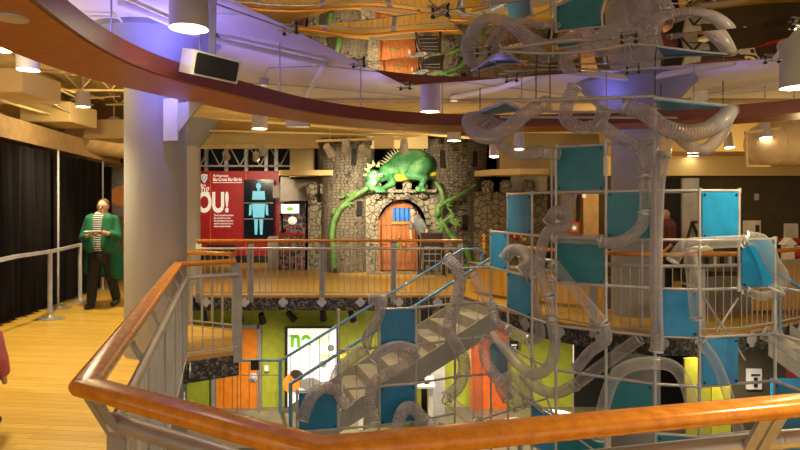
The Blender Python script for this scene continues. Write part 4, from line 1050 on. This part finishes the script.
# ================================================================== RIGHT GALLERY
# curved slat bench front
des=catmull([(X(478,10.9),11.9,0),(X(497,10.6),11.2,0),(X(530,10.2),10.6,0),(X(566,9.9),10.15,0),(X(604,9.7),9.95,0)],8)
dk=thing('curved_counter','low curved honey wood slat counter behind the bulging railing','counter',(2.4,10.6,0))
sweep(des,[(-.04,.05),(.04,.05),(.04,.52),(-.04,.52)]).build('slat_front','slat',dk)
sweep(des,[(-.30,.52),(.07,.52),(.07,.56),(-.30,.56)]).build('counter_top','greypanel',dk)
ds2=[(X(716,9.4),9.4,0),(X(760,9.4),9.4,0),(X(830,9.6),9.6,0)]
dk=thing('wood_counter','tall honey wood slat counter at the right photo edge','counter',(5.5,9.6,0))
sweep(ds2[1:],[(-.04,.05),(.04,.05),(.04,.74),(-.04,.74)]).build('slat_front','slat',dk)
sweep([ds2[0],(X(759,9.4),9.4,0)],[(-.04,.05),(.04,.05),(.04,.40),(-.04,.40)]).build('low_slat_front','slat',dk)
sweep(ds2[1:],[(-.36,.74),(.07,.74),(.07,.79),(-.36,.79)]).build('counter_top','slat',dk)
gp=thing('grey_partition','low grey partition wall around the tables in the right gallery','partition',(4.7,9.2,0))
for px0,px1,Y,zt in ((605,634,9.55,.5),(695,716,9.0,.55),(716,752,9.1,.55)):
    MB().box(((X(px0,Y)+X(px1,Y))/2,Y,zt/2+.05),(X(px1,Y)-X(px0,Y)-.02,.04,zt)).build('panel','greypanel',gp)
bc=thing('black_cabinet','black arcade cabinet with a round white mark beside the grey column','cabinet',(X(648,10.2),10.3,0))
MB().box((X(645,10.2),10.35,.62),(.42,.5,1.24),0,.02).build('body','black',bc)
MB().tube([Vector((X(643,10.2)+.10*math.cos(a*.5236),10.09,.95+.10*math.sin(a*.5236))) for a in range(13)],.009,6).build('round_mark','whitegrey',bc)
sb=thing('table_soccer','grey games table with rows of bars behind the railing','games table',(X(715,10.4),10.4,0))
MB().box((5.4,10.3,.72),(1.1,.7,.28),0,.02).build('table_body','greypanel',sb)
for dx in(-.6,.6):
    for dz in(-.3,.3): MB().box((5.4+dx*.85,10.3+dz,.29),(.08,.08,.58)).build('leg','black',sb)
for k in range(5): MB().cyl((5.4-.6,10.0+k*.14,.82),(5.4+.6,10.0+k*.14,.82),.012,seg=8).build('bar','plate',sb)
for k in range(9): MB().box((5.4-.48+k*.12,9.93,.74),(.05,.03,.16)).build('player','white' if k%2 else 'black',sb)
af=thing('display_stand','slanted black A-shaped display frame behind the climber','display stand',(X(696,12),12.2,0))
for a,b in (((681,263),(692,222)),((709,263),(692,222)),((700,264),(714,238)),((686,246),(704,246)),((692,222),(710,222))):
    MB().tube([P(*a,12.2),P(*b,12.2)],.03,8).build('frame_bar','black',af)
for a in (683,709): MB().bar((X(a,12.3),12.3,0),P(a,262,12.3),.05,.05).build('leg','black',af)
MB().box(P(700,240,12.35),(.4,.04,.5)).build('backing','whitegrey',af)
MB().ball(P(706,252,12.0),.13,14,10).build('white_model','white',af,True)
tag(MB().box((X(675,13.4),13.56,1.25),(.38,.05,2.0)).build('dark_doorway','blackwall',None),'black open doorway behind the bald person','doorway')
tag(MB().box((X(692,13.4),13.5,1.1),(.36,.1,2.3)).build('grey_wall_panel','whitegrey',None),'pale grey wall strip right of the black doorway','panel')
for px,w_,m_,lb in ((567,.30,'beige','dark tan pillar behind the upper teal panel'),(589,.32,'tan','tan pillar beside the grey column')):
    tag(MB().box((X(px,13.2),13.2,1.4),(w_,.3,2.8)).build('pillar',m_,None),lb,'pillar')
tag(MB().box((X(584,13),13.0,Z(195,13)),(.07,.03,.12)).build('wall_switch','letter',None),'small lit white switch on the tan pillar','switch')
tag(MB().box((X(756,YB),YB-.02,Z(197,YB)),(.09,.03,.14)).build('thermostat','plate',None),'small beige thermostat high on the dark wall','thermostat')
fp=thing('framed_picture','white framed picture with a tall dark shape on the dark wall','picture',(X(751,YB),YB-.02,1.2))
MB().box((X(751,YB),YB-.03,Z(230,YB)),(.38,.03,.42)).build('sheet','white',fp); MB().box((X(756,YB),YB-.05,Z(230,YB)),(.08,.02,.22)).build('dark_shape','inkdark',fp)
fp=thing('wall_notice','white printed notice on the dark wall near the right edge','notice',(X(790,YB),YB-.02,1.2))
MB().box((X(790,YB),YB-.03,Z(231,YB)),(.30,.03,.33)).build('sheet','white',fp)
for k in range(6): MB().box((X(790,YB),YB-.047,Z(225+k*2.3,YB)),(.22,.004,.008)).build('print_line','whitegrey',fp)
sh_=thing('red_shelf','dark red shelf along the dark wall at the right edge','shelf',(X(785,13.2),13.3,.9)); MB().box((X(800,13.2),13.35,Z(241,13.2)),(1.2,.4,.1)).build('board','redorange',sh_)
hs=thing('model_house','small white model house on the honey wood counter','model house',(X(786,9.7),9.9,.8))
MB().box((X(783,9.8),9.68,.80+.12),(.14,.12,.24)).build('walls','white',hs); MB().vpoly([(X(783,9.8)-.11,1.03),(X(783,9.8)+.11,1.03),(X(783,9.8),1.14)],9.6,9.76).build('roof','white',hs)
bk=thing('basket','dark round basket of small things on the counter at the right edge','basket',(X(798,9.6),9.85,.8)); MB().lathe([(.10,.792),(.16,.86),(.15,.98),(.13,.95)],(X(801,9.7),9.7,0),20).build('bowl','redorange',bk,True)
for k in range(6): MB().ball((X(801,9.7)+random.uniform(-.08,.08),9.68+random.uniform(-.05,.05),.98),.035,8,6).build('small_thing',['white','gold','skin'][k%3],bk)
fs=thing('small_sign','small orange framed sign with a bright star on a stand','sign',(X(574,12),12,0))
MB().box((X(574,12),12,Z(228,12)),(.22,.02,.24)).build('frame','orangewall',fs); MB().box((X(574,12),11.985,Z(228,12)),(.15,.01,.16)).build('face','tan',fs)
MB().vpoly([(X(574,12)+.055*(1 if i%2 else .4)*math.cos(i*.628),Z(228,12)+.055*(1 if i%2 else .4)*math.sin(i*.628)) for i in range(10)],11.965,11.978).build('star','lightbox',fs)
MB().cyl((X(574,12),12.02,0),(X(574,12),12.02,Z(233,12)),.015).build('stand','black',fs)
# bald person
bx_,by_=X(667,11.3),11.3
p=thing('person','bald person in a dark maroon shirt standing in the right gallery','person',(bx_,by_,0))
G=lambda x,y,z:Vector((bx_+x,by_+y,z)); parts=[]; hc=G(-.03,0,1.47); head(parts,hc,(-1,.25,0),1.0)
parts += [('c',G(0,0,1.25),G(0,0,.9),.14,.15),('c',G(0,-.14,1.25),G(0,.14,1.25),.06,.06),('c',G(0,-.08,.85),G(0,-.08,.45),.09,.06),('c',G(0,-.08,.45),G(0,-.08,.08),.055,.04),('c',G(0,.08,.85),G(0,.08,.45),.09,.06),('c',G(0,.08,.45),G(0,.08,.08),.055,.04),
 ('c',G(0,-.19,1.24),G(.02,-.23,.98),.05,.042),('c',G(.02,-.23,.98),G(-.12,-.22,.84),.04,.028),('c',G(0,.19,1.24),G(.02,.23,.98),.05,.042),('c',G(.02,.23,.98),G(-.12,.22,.84),.04,.028)]
hand(parts,G(-.12,-.22,.84),(-1,0,-.4),(0,0,1),.95); hand(parts,G(-.12,.22,.84),(-1,0,-.4),(0,0,1),.95)
blob(parts,.0095,2).build('body','skin2',p,True); facebits(p,hc,(-1,.25,0))
blob([('c',G(0,0,1.27),G(0,0,.84),.155,.17),('c',G(0,-.14,1.27),G(0,.14,1.27),.08,.08),('c',G(0,-.19,1.25),G(.02,-.23,.98),.07,.062),('c',G(0,.19,1.25),G(.02,.23,.98),.07,.062)],.014,3).build('shirt','maroon',p,True)
blob([('c',G(0,0,.88),G(0,0,.82),.16,.16)]+[('c',G(0,s_*.08,.83),G(0,s_*.08,.1),.11,.07) for s_ in(-1,1)],.014,3).build('trousers','darkcloth',p,True)
for s_ in(-1,1): blob([('c',G(.05,s_*.08,.05),G(-.12,s_*.08,.04),.05,.038)],.01,2).build('shoe','shoe',p,True)

# ================================================================== LOWER LEVEL
LY=15.85
def door(px0,px1,py0,label,m='orangedoor'):
    t=thing('door',label,'door',(X((px0+px1)/2,LY),LY,-3.5)); a,b=X(px0,LY),X(px1,LY); z1=Z(py0,LY)
    MB().box(((a+b)/2,LY-.02,(z1-3.5)/2),(b-a,.05,z1+3.5)).build('door_leaf',m,t)
    for q in(a-.05,b+.05): MB().box((q,LY-.03,(z1-3.5)/2+.04),(.1,.1,z1+3.6)).build('door_frame','steelpaint',t)
    MB().box(((a+b)/2,LY-.03,z1+.05),(b-a+.1,.1,.1)).build('door_frame','steelpaint',t)
    for k in range(1,5): MB().box((a+(b-a)*k/5,LY-.048,(Z(362,LY)-3.5)/2),(.012,.006,Z(362,LY)+3.5)).build('groove','inkdark',t)
    MB().ball((b-.10,LY-.10,Z(377,LY)),.05,12,8).build('door_knob','plate',t,True); MB().ball((b-.10,LY-.06,Z(377,LY)),(.12,.03,.12),12,8).build('knob_plate','plate',t,True)
door(216,258,328,'orange door in the lime wall of the lower level')
tag(MB().box((X(262,LY)+.12,LY-.02,Z(368,LY)),(.10,.04,.14)).build('wall_plate','letter',None),'small white plate beside the orange door','plate')
pb=thing('lightbox_poster','large white lit poster with green and orange print on the lime wall','poster',(X(311,15.5),15.5,-2.5))
MB().box((X(311,15.6),15.66,Z(370,15.6)),(1.33,.12,2.15)).build('frame','black',pb)
MB().box((X(311.5,15.5),15.595,Z(370,15.5)),(1.22,.02,2.04)).build('lit_face','lightbox',pb)
yp=15.575
text('ne',.60,(X(290,yp),yp,Z(346.5,yp)),'inkgreen','lettering',pb,.02,.003,sx=.9)
text('w',.60,(X(314,yp),yp,Z(346.5,yp)),'inkpale','lettering',pb,.01,.003,sx=.9)
text('what\'s',.11,(X(288,yp),yp,Z(337,yp)),'inkgrey','small_lettering',pb,0,.003)
text('you can',.22,(X(320,yp),yp,Z(358,yp)),'inkyellow','lettering',pb,.005,.003)
for px,py,r,m_ in ((331,348,.085,'inkgrey'),(323,364,.09,'inkgrey')): MB().cyl((X(px,yp),yp-.004,Z(py,yp)),(X(px,yp),yp,Z(py,yp)),r,seg=24).build('round_print',m_,pb)
MB().ball((X(292,yp),yp,Z(383,yp)),(.22,.008,.26),16,10,Matrix.Rotation(.5,3,'Y')).build('orange_print','inkorange',pb)
MB().ball((X(297,yp),yp-.004,Z(375,yp)),(.17,.008,.13),16,10,Matrix.Rotation(.5,3,'Y')).build('dark_print','inkdark',pb)
MB().ball((X(310,yp),yp,Z(384,yp)),(.28,.008,.16),16,10).build('grey_print','inkgrey',pb)
# white table with zebra-striped items
tb=thing('white_table','white table of black and white items below the stairs','table',(X(404,14.6),14.6,-3.5))
tz=Z(382,14.6); tw=X(434,14.6)-X(360,14.6); tx=(X(434,14.6)+X(360,14.6))/2
MB().box((tx,14.6,tz),(tw,.9,.05)).build('table_top','white',tb)
for px in (362,430): MB().box((X(px,14.6),14.6,(tz-3.5)/2),(.10,.8,tz+3.47)).build('table_side','white',tb)
for k in range(14):
    m_=MB(); c=(X(398+k*2.2,14.5),14.45+random.uniform(-.2,.2),tz+.07+random.uniform(0,.02)); m_.box((0,0,0),(.13,.05,.10),0,.015).xf(Matrix.Translation(c)@Matrix.Rotation(random.uniform(-1,1),4,'Z')@Matrix.Rotation(random.uniform(-.5,.5),4,'Y'))
    tag(m_.build('toy_block','black' if k%2 else 'white',None),('black' if k%2 else 'white')+' toy piece in the jumble on the white table','toy','black toys on the white table' if k%2 else 'white toys on the white table')
tag(MB().box((X(438,15),15.1,Z(386,15)),(.34,.1,2.6)).build('white_column_panel','whitegrey',None),'tall pale panel behind the wavy hose','panel')
tag(MB().box((X(427,15.4),15.5,-1.9),(.28,.1,3.2)).build('dark_post','black',None),'dark upright strip left of the pale panel','post')
ns=thing('black_sign','small black sign with white print on the lime lower wall','sign',(X(514,15),15.6,-1))
MB().box((X(515.5,15.6),15.82,Z(346,15.8)),(.22,.05,.26)).build('plate','black',ns); MB().box((X(515.5,15.6),15.79,Z(345,15.8)),(.14,.01,.04)).box((X(515.5,15.6),15.79,Z(348,15.8)),(.09,.01,.03)).build('print','letter',ns)
for px0,px1,py0,py1,Y,m_,lb in ((686,710,386,460,10.6,'yellowpanel','tall yellow lower panel left of the red hose gap'),(711,730,386,460,10.8,'yellowpanel','narrow yellow lower panel beside the dark gap'),(684,697,358,386,10.6,'yellowpanel','short yellow sign panel under the gallery floor')):
    tag(MB().box(((X(px0,Y)+X(px1,Y))/2,Y,(Z(py0,Y)+Z(py1,Y))/2),(X(px1,Y)-X(px0,Y),.05,Z(py0,Y)-Z(py1,Y))).build('wall_board',m_,None),lb,'panel')
ws=thing('white_sign','white rectangular sign with a dark symbol on the olive lower wall','sign',(X(756,11.5),11.5,-1))
MB().box((X(756,11.5),11.57,Z(380,11.5)),(.28,.04,.38)).build('plate','white',ws); MB().box((X(757,11.5),11.54,Z(383,11.5)),(.06,.02,.18)).box((X(757,11.5),11.54,Z(375.5,11.5)),(.16,.02,.03)).build('symbol','black',ws)
bp=thing('blue_board','large blue lower board at the right edge','board',(X(790,10.8),10.9,-3.5)); MB().box((X(792,10.8),10.9,-2.45),(.6,.06,2.1)).build('board','blue',bp)
# stools/tables on the lower floor glimpsed under the near rail
def ltable(px,py,Y,label,m='white'):
    z=Z(py,Y); t=thing('play_table',label,'table',(X(px,Y),Y,-3.5)); MB().cyl((X(px,Y),Y,z-.04),(X(px,Y),Y,z),.42,seg=32).build('table_top',m,t,True)
    MB().cyl((X(px,Y),Y,-3.5),(X(px,Y),Y,z-.04),.05).build('pedestal','steelpaint',t); MB().cyl((X(px,Y),Y,-3.5),(X(px,Y),Y,-3.47),.25,seg=28).build('foot','steelpaint',t)
ltable(520,425,11.8,'white round play table glimpsed below the hanging hoses'); ltable(556,416,12.6,'white round play table behind the middle of the climber'); ltable(470,430,12.4,'pale round play table below the stair underside','whitegrey')
def track_head(px,py,Y,zc,label,m='black',tilt=(0,-.4,-1),grp=None,s=1.0,nm='track_spotlight'):
    c=P(px,py,Y); t=thing(nm,label,'spotlight',(c.x,c.y,zc),grp); d=Vector(tilt).normalized()
    MB().cyl((c.x,c.y,c.z+.02),(c.x,c.y,zc),.012,seg=8).build('stem',m,t)
    MB().cyl(c-d*.10*s,c+d*.11*s,.055*s,.075*s,20).build('lamp_body',m,t,True); MB().cyl(c+d*.108*s,c+d*.114*s,.062*s,seg=20).build('lamp_face','lamp',t)
    return t
for k,(px,py,tl) in enumerate(((204,316,(0,.3,-1)),(240,316,(0,.4,-1)),(262,318,(.1,.6,-1)),(291,316,(.6,.3,-.8)),(323,315,(0,.5,-1)),(352,316,(.3,.4,-1)))):
    track_head(px,py,12.2,-.27,'black spotlight under the far gallery floor, %s from the left'%['first','second','third','fourth','fifth','sixth'][k],tilt=tl,grp='black spotlights above the lime wall')

# ================================================================== CEILING THINGS
CANS=[]
def can(px,pyb,Y,r,h,label,E,z=None,grp='cylinder ceiling lamps'):
    zb=Z(pyb,Y); x=X(px,Y); t=thing('cylinder_lamp',label,'ceiling lamp',(x,Y,3.5),grp); zt=zb+h
    MB().lathe([(r*.9,zb+.02),(r,zb+.0),(r,zt),(r*.2,zt+.02)],(x,Y,0),32).build('lamp_can','canbody',t,True)
    MB().cyl((x,Y,zb+.008),(x,Y,zb+.015),r*.88,seg=32).build('lamp_glow','lamp',t)
    zc=3.81 if x<-3.55 else 3.5
    if zt<3.45: MB().cyl((x,Y,zt),(x,Y,zc),.012,seg=8).build('stem','canbody',t)
    CANS.append((x,Y,zb,E))
can(189,29,4.7,.145,.55,'big cylinder lamp hanging nearest the viewer at the top left',45)
can(430,112,9.0,.14,.70,'cylinder lamp hanging in front of the mirror edge above the castle',60)
can(454,141,12.4,.14,.65,'cylinder lamp hanging behind the wooden ring above the right tower',60)
can(259.5,129,11.6,.145,.42,'cylinder lamp behind the ring above the red wall',60)
can(797,88,6.05,.15,.75,'cylinder lamp cut by the right photo edge',70)
can2=[(2.35,1.6,.14,'added cylinder lamp brightening the near railing, outside the view'),(-1.9,-.6,.14,'cylinder lamp hanging behind the viewer at the left')]  # first can is added out of view to brighten the near handrail
for k,(px,py,Y,r,E) in enumerate(((-2,50,5.8,.12,85),(28,70,6.4,.11,85),(83,107,9.3,.10,120),(114,129,12.0,.10,100))):
    can(px,py,Y,r,.22,'small walkway ceiling lamp, %s from the viewer'%['first','second','third','fourth'][k],E,grp='walkway ceiling lamps')
for x_,y_,r_,lb_ in can2:
    t=thing('cylinder_lamp',lb_,'ceiling lamp',(x_,y_,3.5),'cylinder ceiling lamps'); MB().lathe([(r_,2.75),(r_,3.49)],(x_,y_,0),32).build('lamp_can','canbody',t,True); MB().cyl((x_,y_,2.742),(x_,y_,2.749),r_*.88,seg=24).build('lamp_glow','lamp',t); CANS.append((x_,y_,2.735,190 if x_>0 else 40))
for px,py,Y,E in ((693,152.4,12.5,60),(693,155.6,13.25,0)):
    x=X(px,Y); zc=2.33+.0; zz=2.72
    t=thing('recessed_lamp','flat bright recessed lamp on the right bulkhead, %s one'%('upper' if py<154 else 'lower'),'ceiling lamp',(x,Y,zz)); MB().cyl((x,Y,zz-.01),(x,Y,zz),.11,seg=24).build('lamp_glow','lamp',t)
    MB().lathe([(.11,0),(.135,-.004),(.135,-.012),(.11,-.012)],(x,Y,zz),24,False).build('lamp_rim','cream',t)
TRACK=[]
# light tracks beyond the ring, left and centre
trk=thing('light_track','cream light track above the castle carrying small spotlights','light track',(X(360,13.2),13.2,2.95))
MB().bar(P(316,141,13.2),P(408,138,13.2),.05,.05).build('track_bar','cream',trk); MB().box(P(384,142,13.2),(.42,.2,.26)).build('junction_box','cream',trk)
for px in (330,405): 
    q=P(px,140,13.2); MB().cyl(q,(q.x,q.y,3.5),.01,seg=6).build('hanger','cream',trk)
for k,(px,py,tg) in enumerate(((329,150,(-.6,15.4,1.2)),(346,146,(-1.2,15.4,1.8)),(364,150,(.0,15.4,2.3)),(404,146,(.1,15.4,1.0)))):
    c=P(px,py,13.2); d=(Vector(tg)-c)
    track_head(px,py,13.2,2.97,'cream spotlight aimed at the castle, %s from the left'%['first','second','third','fourth'][k],'canbody',d,'cream castle spotlights',1.35)
    TRACK.append((c.x,c.y-.0,c.z-.25,*tg,75))
for k,(px,py,tg,Y) in enumerate(((226,155,(-4.6,18,1.6),14.6),(256,156,(-4.2,18,1.4),14.6),(262,150,(-3.9,18,1.0),14.6),(190,146,(-5,18,1.2),14.0))):
    c=P(px,py,Y); track_head(px,py,Y,3.2,'cream spotlight aimed at the red wall, %s'%['beside the round column','in the middle','tallest one, right','leftmost, in front of the column'][k],'canbody',Vector(tg)-c,'red wall spotlights',1.2)
    TRACK.append((c.x,c.y,c.z-.25,*tg,70))
tr2=thing('light_track','long cream light track in front of the red wall','light track',(X(240,14.6),14.6,3.2)); MB().bar(P(186,142,14.6),P(300,143,14.6),.05,.05).build('track_bar','cream',tr2)
for k,(px,py,Y) in enumerate(((519,141,10.5),(494,149,11.5),(765,129,9.6),(794,128,9.8),(729,140,11.5))):
    track_head(px,py,Y,3.5,'pale spotlight on a stem, %s'%['between the hose and the first teal panel','low behind the big hose','left one under the round duct front','right one at the photo edge','beside the hanging hose loop'][k],'canbody',(0,-.15,-1) ,'pale gallery spotlights',1.3)
# truss over the black gap
tr=thing('black_truss','black roof truss in the dark gap above the red wall','truss',(X(240,17.5),17.5,3)); 
for py in (147,166): MB().bar(P(200,py,17.5),P(292,py,17.5),.05,.05).build('chord','greypanel',tr)
for k in range(9): MB().bar(P(200+k*10,147 if k%2 else 166,17.5),P(210+k*10,166 if k%2 else 147,17.5),.03,.03).build('web','greypanel',tr)
for k,(a,b,r) in enumerate((((0,100),(104,130),.02),((0,92),(110,122),.015),((30,75),(118,118),.02),((40,96),(118,140),.012),((60,88),(122,104),.02),((88,92),(60,120),.012),((70,100),(120,96),.012))):
    tag(MB().tube([P(*a,8.2+k*.2),P(*a,8.2+k*.2).lerp(P(*b,13.0-k*.1),.62)] if k<5 else [P(*a,10.5),P(*b,10.8)],r,8).build('ceiling_pipe',['cream','steelpaint'][k%2],None,True),'thin '+['cream','grey'][k%2]+' pipe in the open walkway ceiling, %s from the wall'%['first','second','third','fourth','fifth','sixth','seventh'][k],'pipe')
for px in (215,275):
    q=P(px,147,17.5); MB().cyl(q,(q.x,q.y,3.81),.012,seg=6).build('hanger','greypanel',tr)
# speaker
spk=thing('loudspeaker','wide white loudspeaker with black grille mounted above the wooden ring','speaker',(X(209,5.3),5.3,2.9))
sp=MB().poly([(-.25,-.10),(.25,-.10),(.20,.12),(-.20,.12)],-.10,.10); sp.xf(Matrix.Translation((X(209,5.3),5.3,Z(66,5.3)))@Matrix.Rotation(1.0,4,'Z')@Matrix.Rotation(.25,4,'X')); sp.build('case','white',spk)
gr=MB().box((0,-.108,0),(.45,.02,.17),0,.008); gr.xf(Matrix.Translation((X(209,5.3),5.3,Z(66,5.3)))@Matrix.Rotation(1.0,4,'Z')@Matrix.Rotation(.25,4,'X')); gr.build('grille','black',spk)
MB().bar((X(209,5.3),5.38,Z(66,5.3)+.05),(X(209,5.3),5.42,3.5),.06,.02).build('bracket','steelpaint',spk)
# hanging duct right
hd=thing('air_duct','large cream capsule-shaped duct hanging in the right gallery','duct',(X(790,9.9),9.9,2.5))
q0=P(768,144,9.9); c=[q0+Vector((dx,0,0)) for dx in(-.34,-.31,-.24,-.12,0,.5,1.6,3.2)]; MB().tube(c,[.03,.16,.26,.33,.35,.355,.355,.355],36).build('duct_body','duct',hd,True)
MB().bar(P(747,166,9.5),P(770,166,9.5),.03,.03).build('hanger_bar','cream',hd); MB().bar(P(747,166,9.5),P(746,132,9.5),.03,.03).build('hanger_bar','cream',hd); MB().bar(P(745,133,9.5),P(780,128,9.6),.04,.04).build('hanger_bar','cream',hd)
for dx in (.1,.9): MB().tube([q0+Vector((dx,.36*math.sin(a*.5236),.36*math.cos(a*.5236))) for a in range(13)],.012,6).build('duct_strap','cream',hd)
# conduits on the plaster ceiling
def conduit(pts_,r,label,m='ceil',nm='ceiling_pipe',z=3.47):
    c=[PZ(px,py,z-(r if len(q)<3 else 0)) for q in pts_ for px,py in (q[:2],)]
    tag(MB().tube(c,r,8).build(nm,m,None,True),label,'pipe')
conduit([(120,2),(205,38),(325,64)],.035,'cream pipe crossing the ceiling above the loudspeaker')
conduit([(325,64),(311,88),(305,101)],.035,'short violet-lit pipe branching down the ceiling','ceil')
conduit([(205,0),(290,30),(345,43),(420,46)],.008,'thin dark conduit nearest the mirror edge','steelpaint')
conduit([(262,85),(268,68),(325,66),(440,79),(600,99)],.007,'thin dark conduit running across to the climber','steelpaint')
conduit([(200,80),(300,86),(440,99),(600,107)],.007,'thin dark conduit nearest the wooden ring','steelpaint')
conduit([(70,16),(118,17),(126,26),(127,50)],.014,'pale bent conduit above the ring at the left')
conduit([(452,98),(500,88),(555,70),(640,79),(735,62)],.045,'violet-lit round pipe across the ceiling behind the climber')
conduit([(700,95),(790,80),(860,74)],.02,'cream pipe over the right part of the ring')
conduit([(690,98),(790,88),(860,82)],.012,'thin cream pipe over the right part of the ring')
for k,(px,py,Y,z) in enumerate(((264,82,8.0,3.45),(454,98,10,3.45))):
    q=PZ(px,py,3.45); tag(MB().cyl((q.x,q.y,3.40),(q.x,q.y,3.5),.07,seg=20).build('junction_box','steelpaint',None,True),['round junction box on the ceiling above the ring','junction box above the far cylinder lamp'][k],'junction box')
for k,(px,py,w_) in enumerate(((298,123,.45),(297,108,.3),(700,96,.18))):
    q=PZ(px,py,3.42) if k else P(px,py,12.0); tag(MB().box((q.x,q.y,q.z),(w_,.2,.16),0,.01).build('ceiling_box',['capital','ceil','white'][k],None),['grey box hung under the cream ceiling beyond the ring','flat plate on the ceiling near the ring','small flat ceiling plate at the right'][k],'ceiling box')
# pipes beyond the ring
for k,(a,b,r) in enumerate((((190,116),(500,140),.03),((190,130),(420,136),.022),((470,131),(640,133),.03),((600,131),(760,128),.03))):
    tag(MB().tube([P(*a,12.6+k*.3),P(*b,13.0+k*.3)],r,8).build('ceiling_pipe','cream',None,True),['cream pipe beyond the ring above the red wall','lower cream pipe above the castle track','cream pipe behind the first teal panel','cream pipe at the right bulkhead'][k],'pipe')
MB_=MB().box((-2.65,15.55,3.3),(6.7,.1,.42)); struct('trim_10',MB_,'cream','cream edge of the dropped ceiling before the black gap','bulkhead')
LOWL=[(-3.3,13.6,150,(1,.85,.62)),(-1.2,13.6,150,(1,.85,.62)),(1.4,14.0,140,(1,.85,.62)),(3.6,13.0,110,(1,.85,.62)),(5.5,10.4,90,(1,.85,.62)),(-3.6,5,60,(1,.85,.62))]

# ================================================================== CAMERA, LIGHT
cd=bpy.data.cameras.new('camera'); cam=bpy.data.objects.new('camera',cd); COL.objects.link(cam)
cd.sensor_width=36; cd.lens=36*F/800; cd.shift_y=-(225-HY)/800; cd.clip_start=.05
cam.location=(0,0,CAMZ); cam.rotation_euler=(math.pi/2,0,0); S.camera=cam
w=bpy.data.worlds.new('world'); S.world=w; w.use_nodes=True
w.node_tree.nodes['Background'].inputs[0].default_value=(1,.86,.68,1); w.node_tree.nodes['Background'].inputs[1].default_value=.95
S.view_settings.view_transform='Standard'; S.view_settings.look='None'; S.view_settings.gamma=1; S.view_settings.exposure=0
WARM=(1,.83,.48); WW=(1,.84,.58)
def spot(p,target,E,ang=100,col=WARM,blend=.8,r=.06):
    l=bpy.data.lights.new('spot','SPOT'); l.energy=E; l.color=col; l.spot_size=math.radians(ang); l.spot_blend=blend; l.shadow_soft_size=r
    o=bpy.data.objects.new('spot_lamp',l); COL.objects.link(o); o.location=p
    o.rotation_euler=(Vector(target)-Vector(p)).to_track_quat('-Z','Y').to_euler(); return o
def point(p,E,col=WARM,r=.12):
    l=bpy.data.lights.new('point','POINT'); l.energy=E; l.color=col; l.shadow_soft_size=r
    o=bpy.data.objects.new('point_lamp',l); COL.objects.link(o); o.location=p; return o
def down(p,E,ang=120,col=WARM): return spot(p,(p[0],p[1],p[2]-1),E,ang,col)
# pendants over walkway, opening and far gallery
for x,y,z,E in CANS:
    down((x,y,z-.03),E*2.9)
    point((x,y,z-.12),E*(.10 if y<5 and x<0 and z>2.9 and x>-2 else .22),WARM,.012)  # added bare point below each can, extra scatter to light the ceiling
# castle and dragon stage lights (track)
for x,y,z,tx,ty,tz,E in TRACK: spot((x,y,z),(tx,ty,tz),E*(3.9 if x>-3 else 1.8),75,WW,.7)
# blue and violet light strips lying on top of the ring
BL=(.20,.20,1.0)
for x,y,E in ((-2.3,6.05,36),(-1.95,7.2,9),(-1.5,7.95,6),(-.3,8.9,6),(1.4,9.0,5),(2.9,8.8,7),(4.4,8.3,4),(-2.55,4.6,20),(-2.5,3.2,7)):
    point((x,y,3.02),E,BL,.02)
# added warm points without fixtures, standing in for bounce onto the ceilings
for x,y,z,E in ((-4.6,6.5,2.9,22),(-4.7,9.5,2.9,28),(-4.9,12.5,2.9,35),(-1.8,12.0,2.75,40),(1.0,12.4,2.75,35),(3.6,11.4,2.7,60),(6.6,11.4,2.6,60),(5.6,8.6,2.2,30),(8.2,8,2.6,70),(4.5,12.3,2.3,40)):
    point((x,y,z),E*.42,(1,.70,.30),.02)
for x,y,E,c in LOWL: down((x,y,-.36),E*3.8,140,c)
